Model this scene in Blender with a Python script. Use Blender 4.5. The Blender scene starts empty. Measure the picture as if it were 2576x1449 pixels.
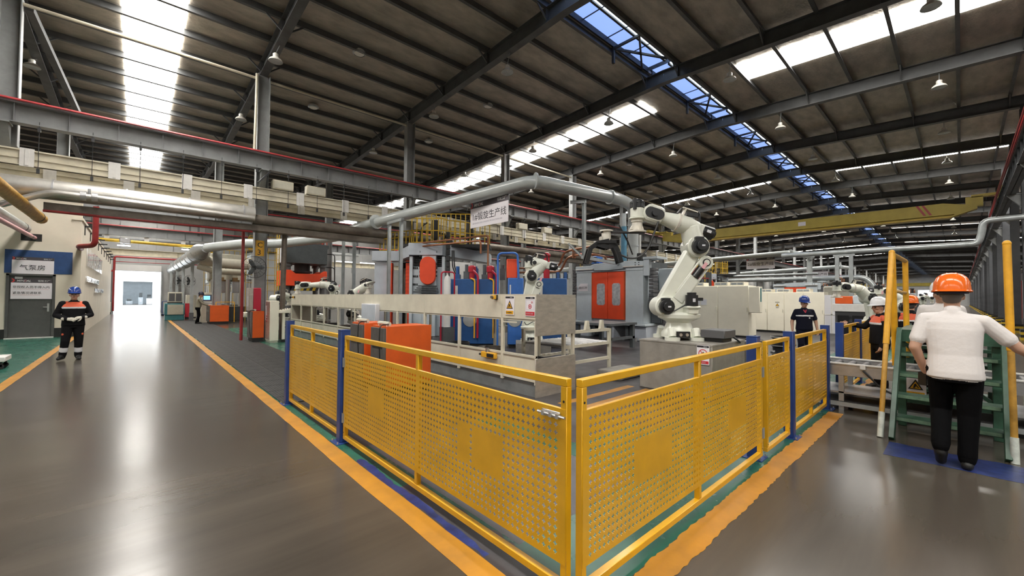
import bpy, bmesh, math, random
from mathutils import Vector, Matrix
random.seed(7)
R = math.radians
scn = bpy.context.scene
COL = scn.collection

# ------------------------------------------------------------------ camera
cam_d = bpy.data.cameras.new('camera'); cam = bpy.data.objects.new('camera', cam_d); COL.objects.link(cam)
cam_d.sensor_width = 36.0; cam_d.lens = 36.0 * 1032.49 / 2576; cam_d.clip_end = 600; cam_d.clip_start = .05
def _cam(yaw, pitch, roll):
    f = Vector((math.sin(yaw) * math.cos(pitch), math.cos(yaw) * math.cos(pitch), math.sin(pitch)))
    r = Vector((math.cos(yaw), -math.sin(yaw), 0)); u = r.cross(f)
    r2 = r * math.cos(roll) + u * math.sin(roll); u2 = -r * math.sin(roll) + u * math.cos(roll)
    return Matrix((r2, u2, -f)).transposed().to_4x4()
cam.matrix_world = Matrix.Translation((0, 0, 1.6)) @ _cam(R(42.40856), R(1.31528), R(.44979))
scn.camera = cam

# ------------------------------------------------------------------ world, sun, exposure
w = bpy.data.worlds.new('world'); scn.world = w; w.use_nodes = True
wn = w.node_tree.nodes['Background']; wn.inputs[0].default_value = (.86, .93, 1.0, 1); wn.inputs[1].default_value = 3.0
sun_d = bpy.data.lights.new('sun', 'SUN'); sun_d.energy = 4.0; sun_d.angle = R(1.5); sun_d.color = (1, .96, .9)
sun = bpy.data.objects.new('sun', sun_d); COL.objects.link(sun); sun.rotation_euler = (R(38), R(18), R(20))
vs = scn.view_settings
vs.view_transform = 'Standard'; vs.look = 'None'; vs.exposure = 1.10; vs.gamma = 1.0; vs.use_curve_mapping = False
SKYLIGHT = 13.0            # radiance of the translucent daylight panels in the roof
scn.cycles.max_bounces = 7; scn.cycles.diffuse_bounces = 4; scn.cycles.glossy_bounces = 4
scn.cycles.transmission_bounces = 4; scn.cycles.sample_clamp_indirect = 6.0
scn.cycles.caustics_reflective = False; scn.cycles.caustics_refractive = False

# ------------------------------------------------------------------ materials
MATS = {}
def mat(name, col, rough=.5, metal=0.0, var=.0, scale=6.0, bump=0.0, bscale=40.0, spec=.5, emit=0.0, stretch=None, var2=None, coat=0.0, alpha=None):
    """procedural principled material; var = brightness variation by noise, bump = fine relief"""
    if name in MATS: return MATS[name]
    m = bpy.data.materials.new(name); m.use_nodes = True; MATS[name] = m
    nt = m.node_tree; b = nt.nodes['Principled BSDF']
    b.inputs['Base Color'].default_value = (*col, 1); b.inputs['Roughness'].default_value = rough
    b.inputs['Metallic'].default_value = metal; b.inputs['Specular IOR Level'].default_value = spec
    if coat: b.inputs['Coat Weight'].default_value = coat; b.inputs['Coat Roughness'].default_value = .12
    if emit:
        b.inputs['Emission Color'].default_value = (*col, 1); b.inputs['Emission Strength'].default_value = emit
    if var or bump:
        tc = nt.nodes.new('ShaderNodeTexCoord'); mp = nt.nodes.new('ShaderNodeMapping')
        nt.links.new(tc.outputs['Object'], mp.inputs[0])
        if stretch: mp.inputs['Scale'].default_value = stretch
    if var:
        n = nt.nodes.new('ShaderNodeTexNoise'); n.inputs['Scale'].default_value = scale; n.inputs['Detail'].default_value = 5; n.inputs['Roughness'].default_value = .6
        nt.links.new(mp.outputs[0], n.inputs['Vector'])
        mr = nt.nodes.new('ShaderNodeMapRange'); mr.inputs[1].default_value = .3; mr.inputs[2].default_value = .7
        nt.links.new(n.outputs['Fac'], mr.inputs[0])
        mx = nt.nodes.new('ShaderNodeMix'); mx.data_type = 'RGBA'
        lo = var2 if var2 else tuple(c * (1 - var) for c in col)
        mx.inputs[6].default_value = (*lo, 1); mx.inputs[7].default_value = (*[min(1, c * (1 + var * .6)) for c in col], 1)
        nt.links.new(mr.outputs[0], mx.inputs[0]); nt.links.new(mx.outputs[2], b.inputs['Base Color'])
        mr2 = nt.nodes.new('ShaderNodeMapRange'); mr2.inputs[3].default_value = min(1, rough * 1.15); mr2.inputs[4].default_value = rough * .85
        nt.links.new(n.outputs['Fac'], mr2.inputs[0]); nt.links.new(mr2.outputs[0], b.inputs['Roughness'])
    if bump:
        n2 = nt.nodes.new('ShaderNodeTexNoise'); n2.inputs['Scale'].default_value = bscale; n2.inputs['Detail'].default_value = 4
        nt.links.new(mp.outputs[0], n2.inputs['Vector'])
        bp = nt.nodes.new('ShaderNodeBump'); bp.inputs['Strength'].default_value = bump; bp.inputs['Distance'].default_value = .02
        nt.links.new(n2.outputs['Fac'], bp.inputs['Height']); nt.links.new(bp.outputs[0], b.inputs['Normal'])
    return m
def M(n): return MATS[n]
def S(r, g, b):   # sRGB 0-255 -> linear
    f = lambda c: (c / 255 / 12.92) if c / 255 <= .04045 else ((c / 255 + .055) / 1.055) ** 2.4
    return (f(r), f(g), f(b))

mat('concrete', (.074, .062, .050), .20, var=.30, scale=.8, bump=.07, bscale=1.8, spec=.42, stretch=(.3, 2.6, 1))
mat('green_floor', (.022, .115, .080), .27, var=.3, scale=1.5, bump=.03, bscale=3)
mat('patch_floor', (.10, .10, .11), .38, var=.3, scale=2)
mat('blue_floor', (.022, .036, .15), .3, var=.6, scale=9)
mat('dark_floor', (.050, .045, .048), .42, var=.4, scale=3)
mat('yellow_line', (.44, .195, .015), .42, var=.35, scale=3, var2=(.36, .165, .02))
mat('rubber', (.017, .0155, .015), .65, var=.3, scale=8, bump=.25, bscale=120)
mat('asphalt', (.42, .42, .41), .8, var=.1)
mat('foil', (.46, .42, .36), .45, metal=.25, var=.3, scale=1.2, bump=.9, bscale=7, stretch=(1.0, 2.4, 1))
mat('steel_roof', (.095, .099, .103), .5, var=.25, scale=2)
mat('steel_dark', (.030, .030, .032), .5, var=.3, scale=4)
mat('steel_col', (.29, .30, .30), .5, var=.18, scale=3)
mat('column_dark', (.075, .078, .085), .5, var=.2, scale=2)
mat('girder_grey', (.27, .275, .28), .5, var=.2, scale=2)
mat('red_rail', (.40, .045, .05), .45, var=.2)
mat('red_pipe', (.33, .028, .03), .38, var=.2)
mat('cream_beam', (.64, .59, .46), .5, var=.15, scale=3)
mat('white_plate', (.72, .70, .67), .45, var=.1)
mat('silver', (.55, .53, .49), .38, metal=.75, var=.25, scale=2, bump=.06, bscale=6)
mat('pipe_rust', (.16, .135, .11), .45, metal=.4, var=.35, scale=3)
mat('duct', (.44, .47, .465), .3, var=.12, scale=1.5, coat=.3)
mat('duct_big', (.40, .42, .42), .28, metal=.35, var=.12, scale=1.5)
mat('galv', (.45, .48, .485), .38, metal=.5, var=.2, scale=3)
mat('wall_cream', (.76, .69, .57), .7, var=.07, scale=1.5, bump=.02)
mat('wall_white', (.70, .69, .67), .6, var=.06, scale=1.5)
mat('wall_blue', (.028, .075, .21), .5, var=.15)
mat('wall_grey', (.38, .38, .37), .55, var=.15, scale=.8)
mat('wall_dark', (.11, .09, .09), .65, var=.4, scale=.6)
mat('door_grey', (.085, .085, .082), .5, var=.12)
mat('black', (.012, .012, .012), .5)
mat('black_gloss', (.010, .010, .011), .28)
mat('black_cable', (.010, .010, .010), .45)
mat('sign_white', (.80, .76, .80), .35)
mat('sign_dark', (.075, .065, .075), .35)
mat('sign_red', (.55, .03, .045), .4)
mat('sign_pink', (.78, .42, .45), .4)
mat('sign_yellow', (.80, .42, .03), .4)
mat('ink', (.010, .009, .012), .5)
mat('ink_grey', (.42, .40, .46), .5)
mat('ink_white', (.85, .85, .85), .4)
mat('logo_red', (.62, .04, .04), .4)
mat('mirror_letter', (.80, .82, .86), .08, metal=1.0)
mat('fence_yellow', (.72, .385, .010), .33, var=.14, scale=3, coat=.25)
mat('post_blue', (.016, .046, .195), .4, var=.25, scale=4)
mat('zinc', (.60, .60, .60), .3, metal=.9)
mat('cream', (.66, .62, .50), .45, var=.10, scale=2.2, var2=(.57, .53, .43))
mat('cream_light', (.86, .81, .67), .45, var=.05, scale=2)
mat('stainless', (.52, .48, .42), .38, metal=.6, var=.22, scale=5, stretch=(1, 1, 3))
mat('galv_sheet', (.25, .27, .27), .4, metal=.35, var=.25, scale=3)
mat('machine_grey', (.56, .62, .66), .42, var=.10, scale=2)
mat('machine_blue_grey', (.50, .54, .60), .42, var=.12, scale=2)
mat('machine_dark', (.085, .095, .10), .45, var=.2, scale=3)
mat('orange', (.68, .105, .014), .4, var=.12, scale=3)
mat('console_grey', (.095, .088, .082), .5, var=.15)
mat('orange_red', (.90, .085, .025), .38, var=.08, scale=3)
mat('glass_frost', (.45, .46, .48), .25, var=.35, scale=9)
mat('blue_tank', (.018, .085, .26), .42, var=.2, scale=3)
mat('blue_light', (.10, .27, .40), .4, var=.15)
mat('blue_bright', (.045, .17, .55), .4, var=.15, scale=3)
mat('copper', (.36, .15, .075), .4, metal=.5, var=.3, scale=6)
mat('red_valve', (.42, .02, .035), .3)
mat('robot_white', (.74, .75, .665), .32, var=.05, scale=4, coat=.2)
mat('robot_joint', (.70, .66, .58), .4, var=.15, scale=8)
mat('motor_black', (.016, .017, .019), .35, bump=.05)
mat('concrete_block', (.215, .20, .18), .6, var=.3, scale=4, bump=.1)
mat('pedestal', (.30, .28, .25), .5, metal=.2, var=.22, scale=4)
mat('box_grey', (.10, .10, .105), .45)
mat('stair_green', (.030, .085, .052), .42, var=.35, scale=7)
mat('stair_edge', (.12, .20, .13), .4, var=.4, scale=14)
mat('stair_white', (.60, .64, .58), .5, var=.25, scale=12)
mat('rail_yellow', (.72, .36, .015), .35, var=.2, scale=5)
mat('rail_yellow_worn', (.50, .27, .04), .5, var=.3, scale=9)
mat('alu', (.52, .52, .53), .3, metal=.7, var=.2, scale=5)
mat('roller', (.30, .30, .31), .35, metal=.6)
mat('crane_yellow', (.46, .35, .045), .45, var=.15, scale=1.5)
mat('rack_yellow', (.62, .40, .03), .45, var=.2)
mat('teal', (.045, .19, .21), .4, var=.15)
mat('beige', (.58, .55, .45), .5, var=.1)
mat('screen_blue', (.10, .30, .85), .3, emit=1.6)
mat('crimson', (.42, .015, .04), .4)
mat('lamp_white', (.80, .78, .72), .3)
mat('tube_lamp', (.9, .95, 1.0), .3, emit=6.0)
mat('skylight', (1.0, .965, .90), .4, emit=SKYLIGHT)
mat('monitor_glass', (.30, .46, .95), .3, emit=.5)
mat('monitor_bright', (.72, .86, 1.0), .3, emit=2.2)
mat('far_window', (.85, .88, 1.0), .3, emit=3.0)
mat('skin', (.50, .29, .20), .5)
mat('skin_shade', (.44, .24, .16), .5)
mat('lips', (.40, .16, .13), .5)
mat('eye', (.02, .015, .012), .3)
mat('hair', (.030, .026, .024), .6, bump=.3, bscale=200)
mat('hair_short', (.12, .095, .08), .7, bump=.3, bscale=300)
mat('tee', (.70, .66, .645), .8, bump=.35, bscale=9)
mat('tee_collar', (.76, .74, .74), .8)
mat('trousers', (.003, .003, .0035), .9, bump=.2, bscale=14, spec=.08)
mat('shoe', (.010, .010, .010), .5)
mat('overall', (.010, .0095, .011), .85, bump=.25, bscale=16, spec=.12)
mat('navy', (.009, .010, .020), .85, bump=.25, bscale=16, spec=.12)
mat('cloth_orange', (.72, .12, .05), .7)
mat('reflective', (.75, .75, .78), .35)
mat('glove', (.62, .58, .50), .8)
mat('khaki', (.23, .21, .155), .8, bump=.2, bscale=16)
mat('hat_orange', (.90, .16, .012), .22, coat=.4)
mat('hat_blue', (.018, .055, .28), .22, coat=.4)
mat('hat_white', (.80, .80, .82), .25, coat=.3)
mat('band_navy', (.012, .013, .035), .6)
mat('label_pale', (.68, .68, .72), .4)
mat('wood', (.36, .22, .10), .6, var=.2)
mat('hazard_yellow', (.62, .42, .03), .45, var=.2)
mat('red_container', (.30, .035, .035), .5, var=.25)

# ------------------------------------------------------------------ mesh builder
def V(*a): return Vector(a)
class MB:
    def __init__(s, o=(0, 0, 0)):
        s.v = []; s.f = []; s.mi = []; s.o = Vector(o); s.m = 0
    def add(s, vs, fs):
        n = len(s.v); s.v += [Vector(p) - s.o for p in vs]
        s.f += [tuple(i + n for i in f) for f in fs]; s.mi += [s.m] * len(fs); return s
    def box(s, x0, x1, y0, y1, z0, z1):
        return s.add([(x0, y0, z0), (x1, y0, z0), (x1, y1, z0), (x0, y1, z0), (x0, y0, z1), (x1, y0, z1), (x1, y1, z1), (x0, y1, z1)],
                     [(0, 3, 2, 1), (4, 5, 6, 7), (0, 1, 5, 4), (1, 2, 6, 5), (2, 3, 7, 6), (3, 0, 4, 7)])
    def bar(s, p0, p1, w, h, up=(0, 0, 1)):
        p0, p1 = Vector(p0), Vector(p1); d = (p1 - p0).normalized(); up = Vector(up)
        if abs(d.dot(up)) > .99: up = Vector((1, 0, 0))
        a = d.cross(up).normalized() * w / 2; b = a.cross(d).normalized() * h / 2
        vs = [p + q for p in (p0, p1) for q in (-a - b, a - b, a + b, -a + b)]
        return s.add(vs, [(0, 1, 2, 3)[::-1], (4, 5, 6, 7), (0, 1, 5, 4), (1, 2, 6, 5), (2, 3, 7, 6), (3, 0, 4, 7)])
    def cyl(s, p0, p1, r0, r1=None, n=14, caps=True):
        p0, p1 = Vector(p0), Vector(p1); r1 = r0 if r1 is None else r1
        d = (p1 - p0).normalized(); up = Vector((0, 0, 1)) if abs(d.z) < .95 else Vector((1, 0, 0))
        a = d.cross(up).normalized(); b = d.cross(a)
        vs = []
        for p, r in ((p0, r0), (p1, r1)):
            for i in range(n):
                t = 2 * math.pi * i / n; vs.append(p + (a * math.cos(t) + b * math.sin(t)) * r)
        fs = [(i, (i + 1) % n, n + (i + 1) % n, n + i) for i in range(n)]
        if caps: fs += [tuple(range(n))[::-1], tuple(range(n, 2 * n))]
        return s.add(vs, fs)
    def tube(s, path, r, n=10, caps=True):
        P = [Vector(p) for p in path]; rr = r if isinstance(r, (list, tuple)) else [r] * len(P)
        vs = []; a = None
        for i, p in enumerate(P):
            d0 = (P[i] - P[i - 1]).normalized() if i else (P[1] - P[0]).normalized()
            d1 = (P[i + 1] - P[i]).normalized() if i < len(P) - 1 else d0
            t = (d0 + d1).normalized() if (d0 + d1).length > 1e-6 else d0
            if a is None:
                up = Vector((0, 0, 1)) if abs(t.z) < .95 else Vector((1, 0, 0)); a = t.cross(up).normalized()
            else: a = (a - t * a.dot(t)).normalized()
            b = t.cross(a); k = 1 / max(.5, t.dot(d0))
            for j in range(n):
                q = 2 * math.pi * j / n; vs.append(p + (a * math.cos(q) + b * math.sin(q)) * rr[i] * (k if 0 < i < len(P) - 1 else 1) ** .5)
        fs = []
        for i in range(len(P) - 1):
            for j in range(n):
                fs.append((i * n + j, i * n + (j + 1) % n, (i + 1) * n + (j + 1) % n, (i + 1) * n + j))
        if caps: fs += [tuple(range(n))[::-1], tuple(range((len(P) - 1) * n, len(P) * n))]
        return s.add(vs, fs)
    def lathe(s, prof, o=(0, 0, 0), n=24, axis=(0, 0, 1)):
        ax = Vector(axis).normalized(); up = Vector((0, 0, 1)) if abs(ax.z) < .9 else Vector((1, 0, 0))
        a = ax.cross(up).normalized(); b = ax.cross(a); o = Vector(o); vs = []
        for r, z in prof:
            for i in range(n):
                t = 2 * math.pi * i / n; vs.append(o + ax * z + (a * math.cos(t) + b * math.sin(t)) * max(r, 1e-4))
        fs = []
        for k in range(len(prof) - 1):
            for i in range(n): fs.append((k * n + i, k * n + (i + 1) % n, (k + 1) * n + (i + 1) % n, (k + 1) * n + i))
        return s.add(vs, fs)
    def prism(s, poly, ax, t0, t1):
        """poly = 2d points; ax 'x': (y,z) extruded along x, 'y': (x,z), 'z': (x,y)"""
        def P(q, t): return {'x': (t, q[0], q[1]), 'y': (q[0], t, q[1]), 'z': (q[0], q[1], t)}[ax]
        n = len(poly); vs = [P(q, t0) for q in poly] + [P(q, t1) for q in poly]
        return s.add(vs, [tuple(range(n))[::-1], tuple(range(n, 2 * n))] + [(i, (i + 1) % n, n + (i + 1) % n, n + i) for i in range(n)])
    def ell(s, c, r, nu=14, nv=9, rot=None):
        c = Vector(c); r = (r, r, r) if isinstance(r, (int, float)) else r; vs = []
        for j in range(nv + 1):
            ph = math.pi * j / nv
            for i in range(nu):
                t = 2 * math.pi * i / nu
                q = Vector((r[0] * math.sin(ph) * math.cos(t), r[1] * math.sin(ph) * math.sin(t), r[2] * math.cos(ph)))
                if rot: q = rot @ q
                vs.append(c + q)
        fs = [(j * nu + i, (j + 1) * nu + i, (j + 1) * nu + (i + 1) % nu, j * nu + (i + 1) % nu) for j in range(nv) for i in range(nu)]
        return s.add(vs, fs)
    def mesh(s, name, mats, smooth=True):
        me = bpy.data.meshes.new(name); me.from_pydata([tuple(v) for v in s.v], [], s.f)
        for m in (mats if isinstance(mats, (list, tuple)) else [mats]): me.materials.append(M(m))
        if any(s.mi): me.polygons.foreach_set('material_index', s.mi)
        bm = bmesh.new(); bm.from_mesh(me); bmesh.ops.recalc_face_normals(bm, faces=bm.faces); bm.to_mesh(me); bm.free()
        if smooth: me.shade_smooth(); me.set_sharp_from_angle(angle=R(38))
        return me
    def build(s, name, mats, parent=None, loc=None, smooth=True, bev=0):
        o = bpy.data.objects.new(name, s.mesh(name, mats, smooth)); COL.objects.link(o)
        if parent: o.parent = parent
        if loc: o.location = loc
        if bev:
            b = o.modifiers.new('bevel', 'BEVEL'); b.width = bev; b.segments = 1; b.limit_method = 'ANGLE'; b.angle_limit = R(50)
        return o
def tag(o, label=None, cat=None, group=None, kind=None):
    if label: o['label'] = label
    if cat: o['category'] = cat
    if group: o['group'] = group
    if kind: o['kind'] = kind
    return o
def thing(name, label, cat, loc=(0, 0, 0), rz=0, group=None):
    o = bpy.data.objects.new(name, None); COL.objects.link(o); o.location = loc; o.rotation_euler = (0, 0, rz); o.empty_display_size = .2
    return tag(o, label, cat, group)
def struct(name, mb, m, **k): return tag(mb.build(name, m, **k), kind='structure')
def dup(root, loc=None, rz=None, label=None):
    def cp(o, par):
        c = o.copy(); COL.objects.link(c); c.parent = par
        for ch in list(o.children): cp(ch, c)
        return c
    r = cp(root, None)
    if loc is not None: r.location = loc
    if rz is not None: r.rotation_euler = (0, 0, rz)
    if label: r['label'] = label
    return r
def text(body, size, o, right, up, m, parent, name='lettering', ext=.0015, align='LEFT', sx=1.0, shear=0, bold=0):
    """flat print: a text outline laid on a plane (origin o, unit right / up vectors), parent-local coordinates"""
    c = bpy.data.curves.new(name, 'FONT'); c.body = body; c.size = size; c.align_x = align; c.extrude = ext; c.shear = shear; c.offset = bold; c.resolution_u = 2
    t = bpy.data.objects.new(name, c); me = bpy.data.meshes.new_from_object(t)
    bpy.data.objects.remove(t); bpy.data.curves.remove(c)
    rt, u = Vector(right).normalized(), Vector(up).normalized(); nrm = rt.cross(u)
    mt = Matrix((rt * sx, u, nrm)).transposed().to_4x4(); mt.translation = Vector(o)
    me.transform(mt); me.materials.clear(); me.materials.append(M(m)); me.name = name
    ob = bpy.data.objects.new(name, me); COL.objects.link(ob); ob.parent = parent
    return ob
def arc(c, r, a0, a1, n, ux, uy):
    c, ux, uy = Vector(c), Vector(ux), Vector(uy)
    return [c + (ux * math.cos(R(a0 + (a1 - a0) * i / n)) + uy * math.sin(R(a0 + (a1 - a0) * i / n))) * r for i in range(n + 1)]
def bend(pts, rad, n=5):
    """polyline with rounded corners"""
    P = [Vector(p) for p in pts]; out = [P[0]]
    for i in range(1, len(P) - 1):
        a = (P[i - 1] - P[i]); b = (P[i + 1] - P[i]); r = min(rad, a.length * .45, b.length * .45)
        p, q = P[i] + a.normalized() * r, P[i] + b.normalized() * r
        for k in range(n + 1):
            t = k / n; out.append(p * (1 - t) ** 2 + P[i] * 2 * t * (1 - t) + q * t * t)
    return out + [P[-1]]
# ================================================================== THE SETTING
XA, XB = -50.0, 190.0
YR0 = -36.0        # unseen span right of the right-hand columns, added for its skylights' light
RIDGE, SL = 7.9, .04
def roof_z(y):
    if y < -12.2: return 10.85 - SL * 20.1 + SL * (11.9 - abs(y + 24.1))
    if y <= 28.0: return 10.85 - SL * abs(y - RIDGE)
    return 10.05 + SL * (11 - abs(y - 39.0))
floor = struct('floor', MB().box(XA, XB, YR0, 50.0, -.2, 0), 'concrete', smooth=False)
def patch(name, m, x0, x1, y0, y1, z, rag=0.0, step=.18):
    """painted area on the floor; rag = uneven paint edge"""
    mb = MB()
    if not rag: mb.box(x0, x1, y0, y1, -.01, z)
    else:
        long_y = (y1 - y0) > (x1 - x0); L0, L1 = (y0, y1) if long_y else (x0, x1); A, B = (x0, x1) if long_y else (y0, y1)
        n = max(2, int((L1 - L0) / step)); vs = []; fs = []; r1 = r2 = 0
        for i in range(n + 1):
            t = L0 + (L1 - L0) * i / n
            r1 = r1 * .5 + random.uniform(-rag, rag); r2 = r2 * .5 + random.uniform(-rag, rag)
            for q in (A + r1, B + r2): vs.append((q, t, z) if long_y else (t, q, z))
            if i: k = 2 * i; fs.append((k - 2, k - 1, k + 1, k))
        mb.add(vs, fs)
    return mb.build(name, m, floor, smooth=False)
patch('green_paint', 'green_floor', 1.60, 4.7, 1.30, 24.0, .0006)
patch('green_paint', 'green_floor', 4.7, 60.0, 1.30, 2.6, .0006)
patch('green_paint', 'green_floor', -9.0, -1.75, 8.0, 22.6, .0006)
patch('grey_patch', 'patch_floor', 1.86, 3.3, 1.95, 4.3, .0010)
patch('dark_patch', 'dark_floor', 1.70, 3.6, 4.3, 8.6, .0010)
patch('dark_patch', 'dark_floor', 3.6, 16.0, 2.9, 14.0, .0012)
patch('dark_patch', 'dark_floor', 16.0, 40.0, 2.4, 9.0, .0012)
patch('oil_stain', 'dark_floor', 1.60, 1.84, 1.55, 3.2, .0014, rag=.03, step=.07)
patch('blue_paint', 'blue_floor', 1.60, 1.665, 2.0, 4.0, .0016, rag=.02, step=.08)
patch('yellow_line', 'yellow_line', 1.435, 1.60, 1.13, 34.0, .0019, rag=.004)
patch('yellow_line', 'yellow_line', -1.755, -1.60, 3.0, 47.0, .0019, rag=.004)
patch('yellow_line', 'yellow_line', 1.601, 7.35, 1.130, 1.30, .0019, rag=.007, step=.03)
patch('yellow_line', 'yellow_line', 8.9, 30.0, 1.13, 1.30, .0019, rag=.008, step=.05)
patch('yellow_line', 'yellow_line', 4.75, 6.7, 4.02, 4.16, .0019, rag=.006)
patch('yellow_line', 'yellow_line', 4.75, 6.7, 3.66, 3.80, .0019, rag=.006)
patch('yellow_line', 'yellow_line', 8.2, 12.0, .15, .55, .0019, rag=.02)
patch('blue_paint', 'blue_floor', 5.78, 6.33, -.42, .57, .0016, rag=.012, step=.05)

# ---- roof
ce = MB()
def slab(y0, y1):
    z0, z1 = roof_z(y0 + .001), roof_z(y1 - .001)
    ce.add([(XA, y0, z0), (XB, y0, z0), (XB, y1, z1), (XA, y1, z1), (XA, y0, z0 + .1), (XB, y0, z0 + .1), (XB, y1, z1 + .1), (XA, y1, z1 + .1)],
           [(0, 1, 2, 3), (4, 5, 6, 7), (0, 1, 5, 4), (1, 2, 6, 5), (2, 3, 7, 6), (3, 0, 4, 7)])
slab(YR0, -24.1); slab(-24.1, -12.2); slab(-12.2, 7.42); slab(8.5, 28.0); slab(28.0, 39.0); slab(39.0, 50.0)
ceiling = struct('ceiling', ce, 'foil', smooth=False)
MB().box(XA, XB, 7.3, 8.6, 11.46, 11.52).box(XA, XB, 7.26, 7.3, 10.8, 11.52).box(XA, XB, 8.6, 8.64, 10.8, 11.52).build('monitor_cover', 'steel_roof', ceiling, smooth=False)
# purlins
pm = MB().box(XA, XB, -.004, .004, -.22, 0).box(XA, XB, -.055, .055, -.225, -.215).mesh('purlin', 'steel_roof', False)
ys = [7.9 - .62 - 1.46 * k for k in range(14)] + [7.9 + .70 + 1.46 * k for k in range(14)] + [28.8 + 1.5 * k for k in range(15)] + [-13.4 - 1.5 * k for k in range(15)]
for y in ys:
    o = bpy.data.objects.new('purlin', pm); COL.objects.link(o); o.parent = ceiling; o.location = (0, y, roof_z(y) - .004)
# rafters
BAYS = [3.31 + 6 * k for k in range(-8, 32)]
def rafter_mesh():
    mb = MB()
    for a, b in ((YR0, -24.1), (-24.1, -12.2), (-12.2, -1.7), (-1.7, 7.9), (7.9, 17.4), (17.4, 28.0), (28.0, 39.0), (39.0, 50.0)):
        za, zb = roof_z(a + .001) - .2, roof_z(b - .001) - .2
        mb.bar((0, a, za - .01), (0, b, zb - .01), .26, .02)
        mb.bar((0, a, za - .25), (0, b, zb - .25), .014, .48)
        mb.bar((0, a, za - .49), (0, b, zb - .49), .26, .02)
    for y in ys[::2]:
        z = roof_z(y)
        mb.bar((0, y, z - .66), (.55, y, z - .2), .045, .045).bar((0, y, z - .66), (-.55, y, z - .2), .045, .045)
        mb.box(-.12, .12, y - .006, y + .006, z - .68, z - .22)
    return mb.mesh('rafter', 'steel_roof', False)
rm = rafter_mesh()
for x in BAYS:
    o = bpy.data.objects.new('rafter', rm); COL.objects.link(o); o.parent = ceiling; o.location = (x, 0, 0)
# ridge monitor: one pane pair for each bay, mullions and cross braces
for i, x in enumerate(BAYS[:-1]):
    a, b = x + .15, x + 5.85
    MB().box(a, b, 7.80, 8.50, 11.0, 11.012).build('monitor_pane', 'monitor_glass', ceiling, smooth=False)
    MB().box(a, b, 7.42, 7.72, 11.0, 11.012).build('monitor_pane', 'monitor_bright', ceiling, smooth=False)
    fr = MB().box(a, b, 7.72, 7.80, 10.94, 11.02).box(a, b, 8.47, 8.53, 10.80, 11.02).box(a, b, 7.40, 7.45, 10.80, 11.02)
    for k in range(1, 4): fr.box(a + k * 1.425 - .015, a + k * 1.425 + .015, 7.42, 8.5, 10.965, 10.99)
    c = x + 3.9
    fr.bar((c - .5, 7.45, 10.75), (c + 1.5, 8.5, 10.75), .07, .07).bar((c + 1.5, 7.45, 10.75), (c - .5, 8.5, 10.75), .07, .07).bar((c - .5, 7.45, 10.75), (c - .5, 8.5, 10.75), .08, .08)
    fr.bar((c - .5, 8.5, 10.2), (c - .5, 8.5, 10.8), .09, .09)
    fr.build('monitor_frame', 'steel_dark', ceiling, smooth=False)
# translucent daylight strips
def strip(xc, y0, y1, wd=1.5):
    d = .03
    mb = MB(); za, zb = roof_z(y0) - d, roof_z(y1) - d
    mb.add([(xc - wd / 2, y0, za), (xc + wd / 2, y0, za), (xc + wd / 2, y1, zb), (xc - wd / 2, y1, zb)], [(0, 1, 2, 3)])
    mb.build('skylight_panel', 'skylight', ceiling, smooth=False)
for xc in (-35.4, -17.6, .22, 17.85, 35.7, 53.6, 71.5, 89.4, 107.3, 125.2, 143.1, 161, 179):  # the first two lie unseen behind the camera, added to light upright faces
    strip(xc, 9.95, 27.9); strip(xc, -11.6, 5.85); strip(xc, 29.5, 38.4); strip(xc, 39.6, 48.5); strip(xc, -23.0, -13.0); strip(xc, -35.0, -25.2)  # last two strips, over the unseen right span, are added light

# ---- outer walls
struct('wall_back', MB().box(XA - .2, XA, YR0 - .2, 50.2, 0, 11.6), 'wall_grey', smooth=False)
fw = MB().box(XB, XB + .2, YR0 - .2, 50.2, 0, 11.6)
wall_far = struct('wall_far', fw, 'wall_grey', smooth=False)
for y0, y1 in ((5.6, 9.6), (10.8, 14.4)): MB().box(XB - .03, XB - .01, y0, y1, 3.0, 5.0).build('window_pane', 'far_window', wall_far, smooth=False)
MB().box(XB - .3, XB - .05, -12, 28, 6.4, 7.4).build('beam', 'crane_yellow', wall_far, smooth=False)
struct('wall_right', MB().box(XA, XB, YR0 - .2, YR0, 0, 11), 'wall_grey', smooth=False)
gw = MB().box(XA, -1.5, 50, 50.2, 0, 11.2).box(1.62, XB, 50, 50.2, 0, 11.2).box(-1.5, 1.62, 50, 50.2, 3.7, 11.2)
wall_gate = struct('wall_gate', gw, 'wall_grey', smooth=False)
rb = MB()
for k in range(22): rb.box(-6 + k * 1.2, -5.97 + k * 1.2, 49.93, 50, 4.4, 10)
rb.box(-7, 20, 49.92, 50, 6.5, 6.62).box(-7, 20, 49.92, 50, 8.2, 8.3)
rb.build('cladding_rib', 'steel_col', wall_gate, smooth=False)
gd = MB().box(-1.62, -1.5, 49.85, 50, 0, 3.75).box(1.62, 1.74, 49.85, 50, 0, 3.75)
struct('door_1', gd, 'steel_col', smooth=False)
bn = tag(MB().box(-1.5, 1.62, 49.8, 49.86, 3.72, 4.25).build('gate_banner', 'wall_white', smooth=False), 'long white blank banner above the open gate at the end of the aisle', 'banner')

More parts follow.
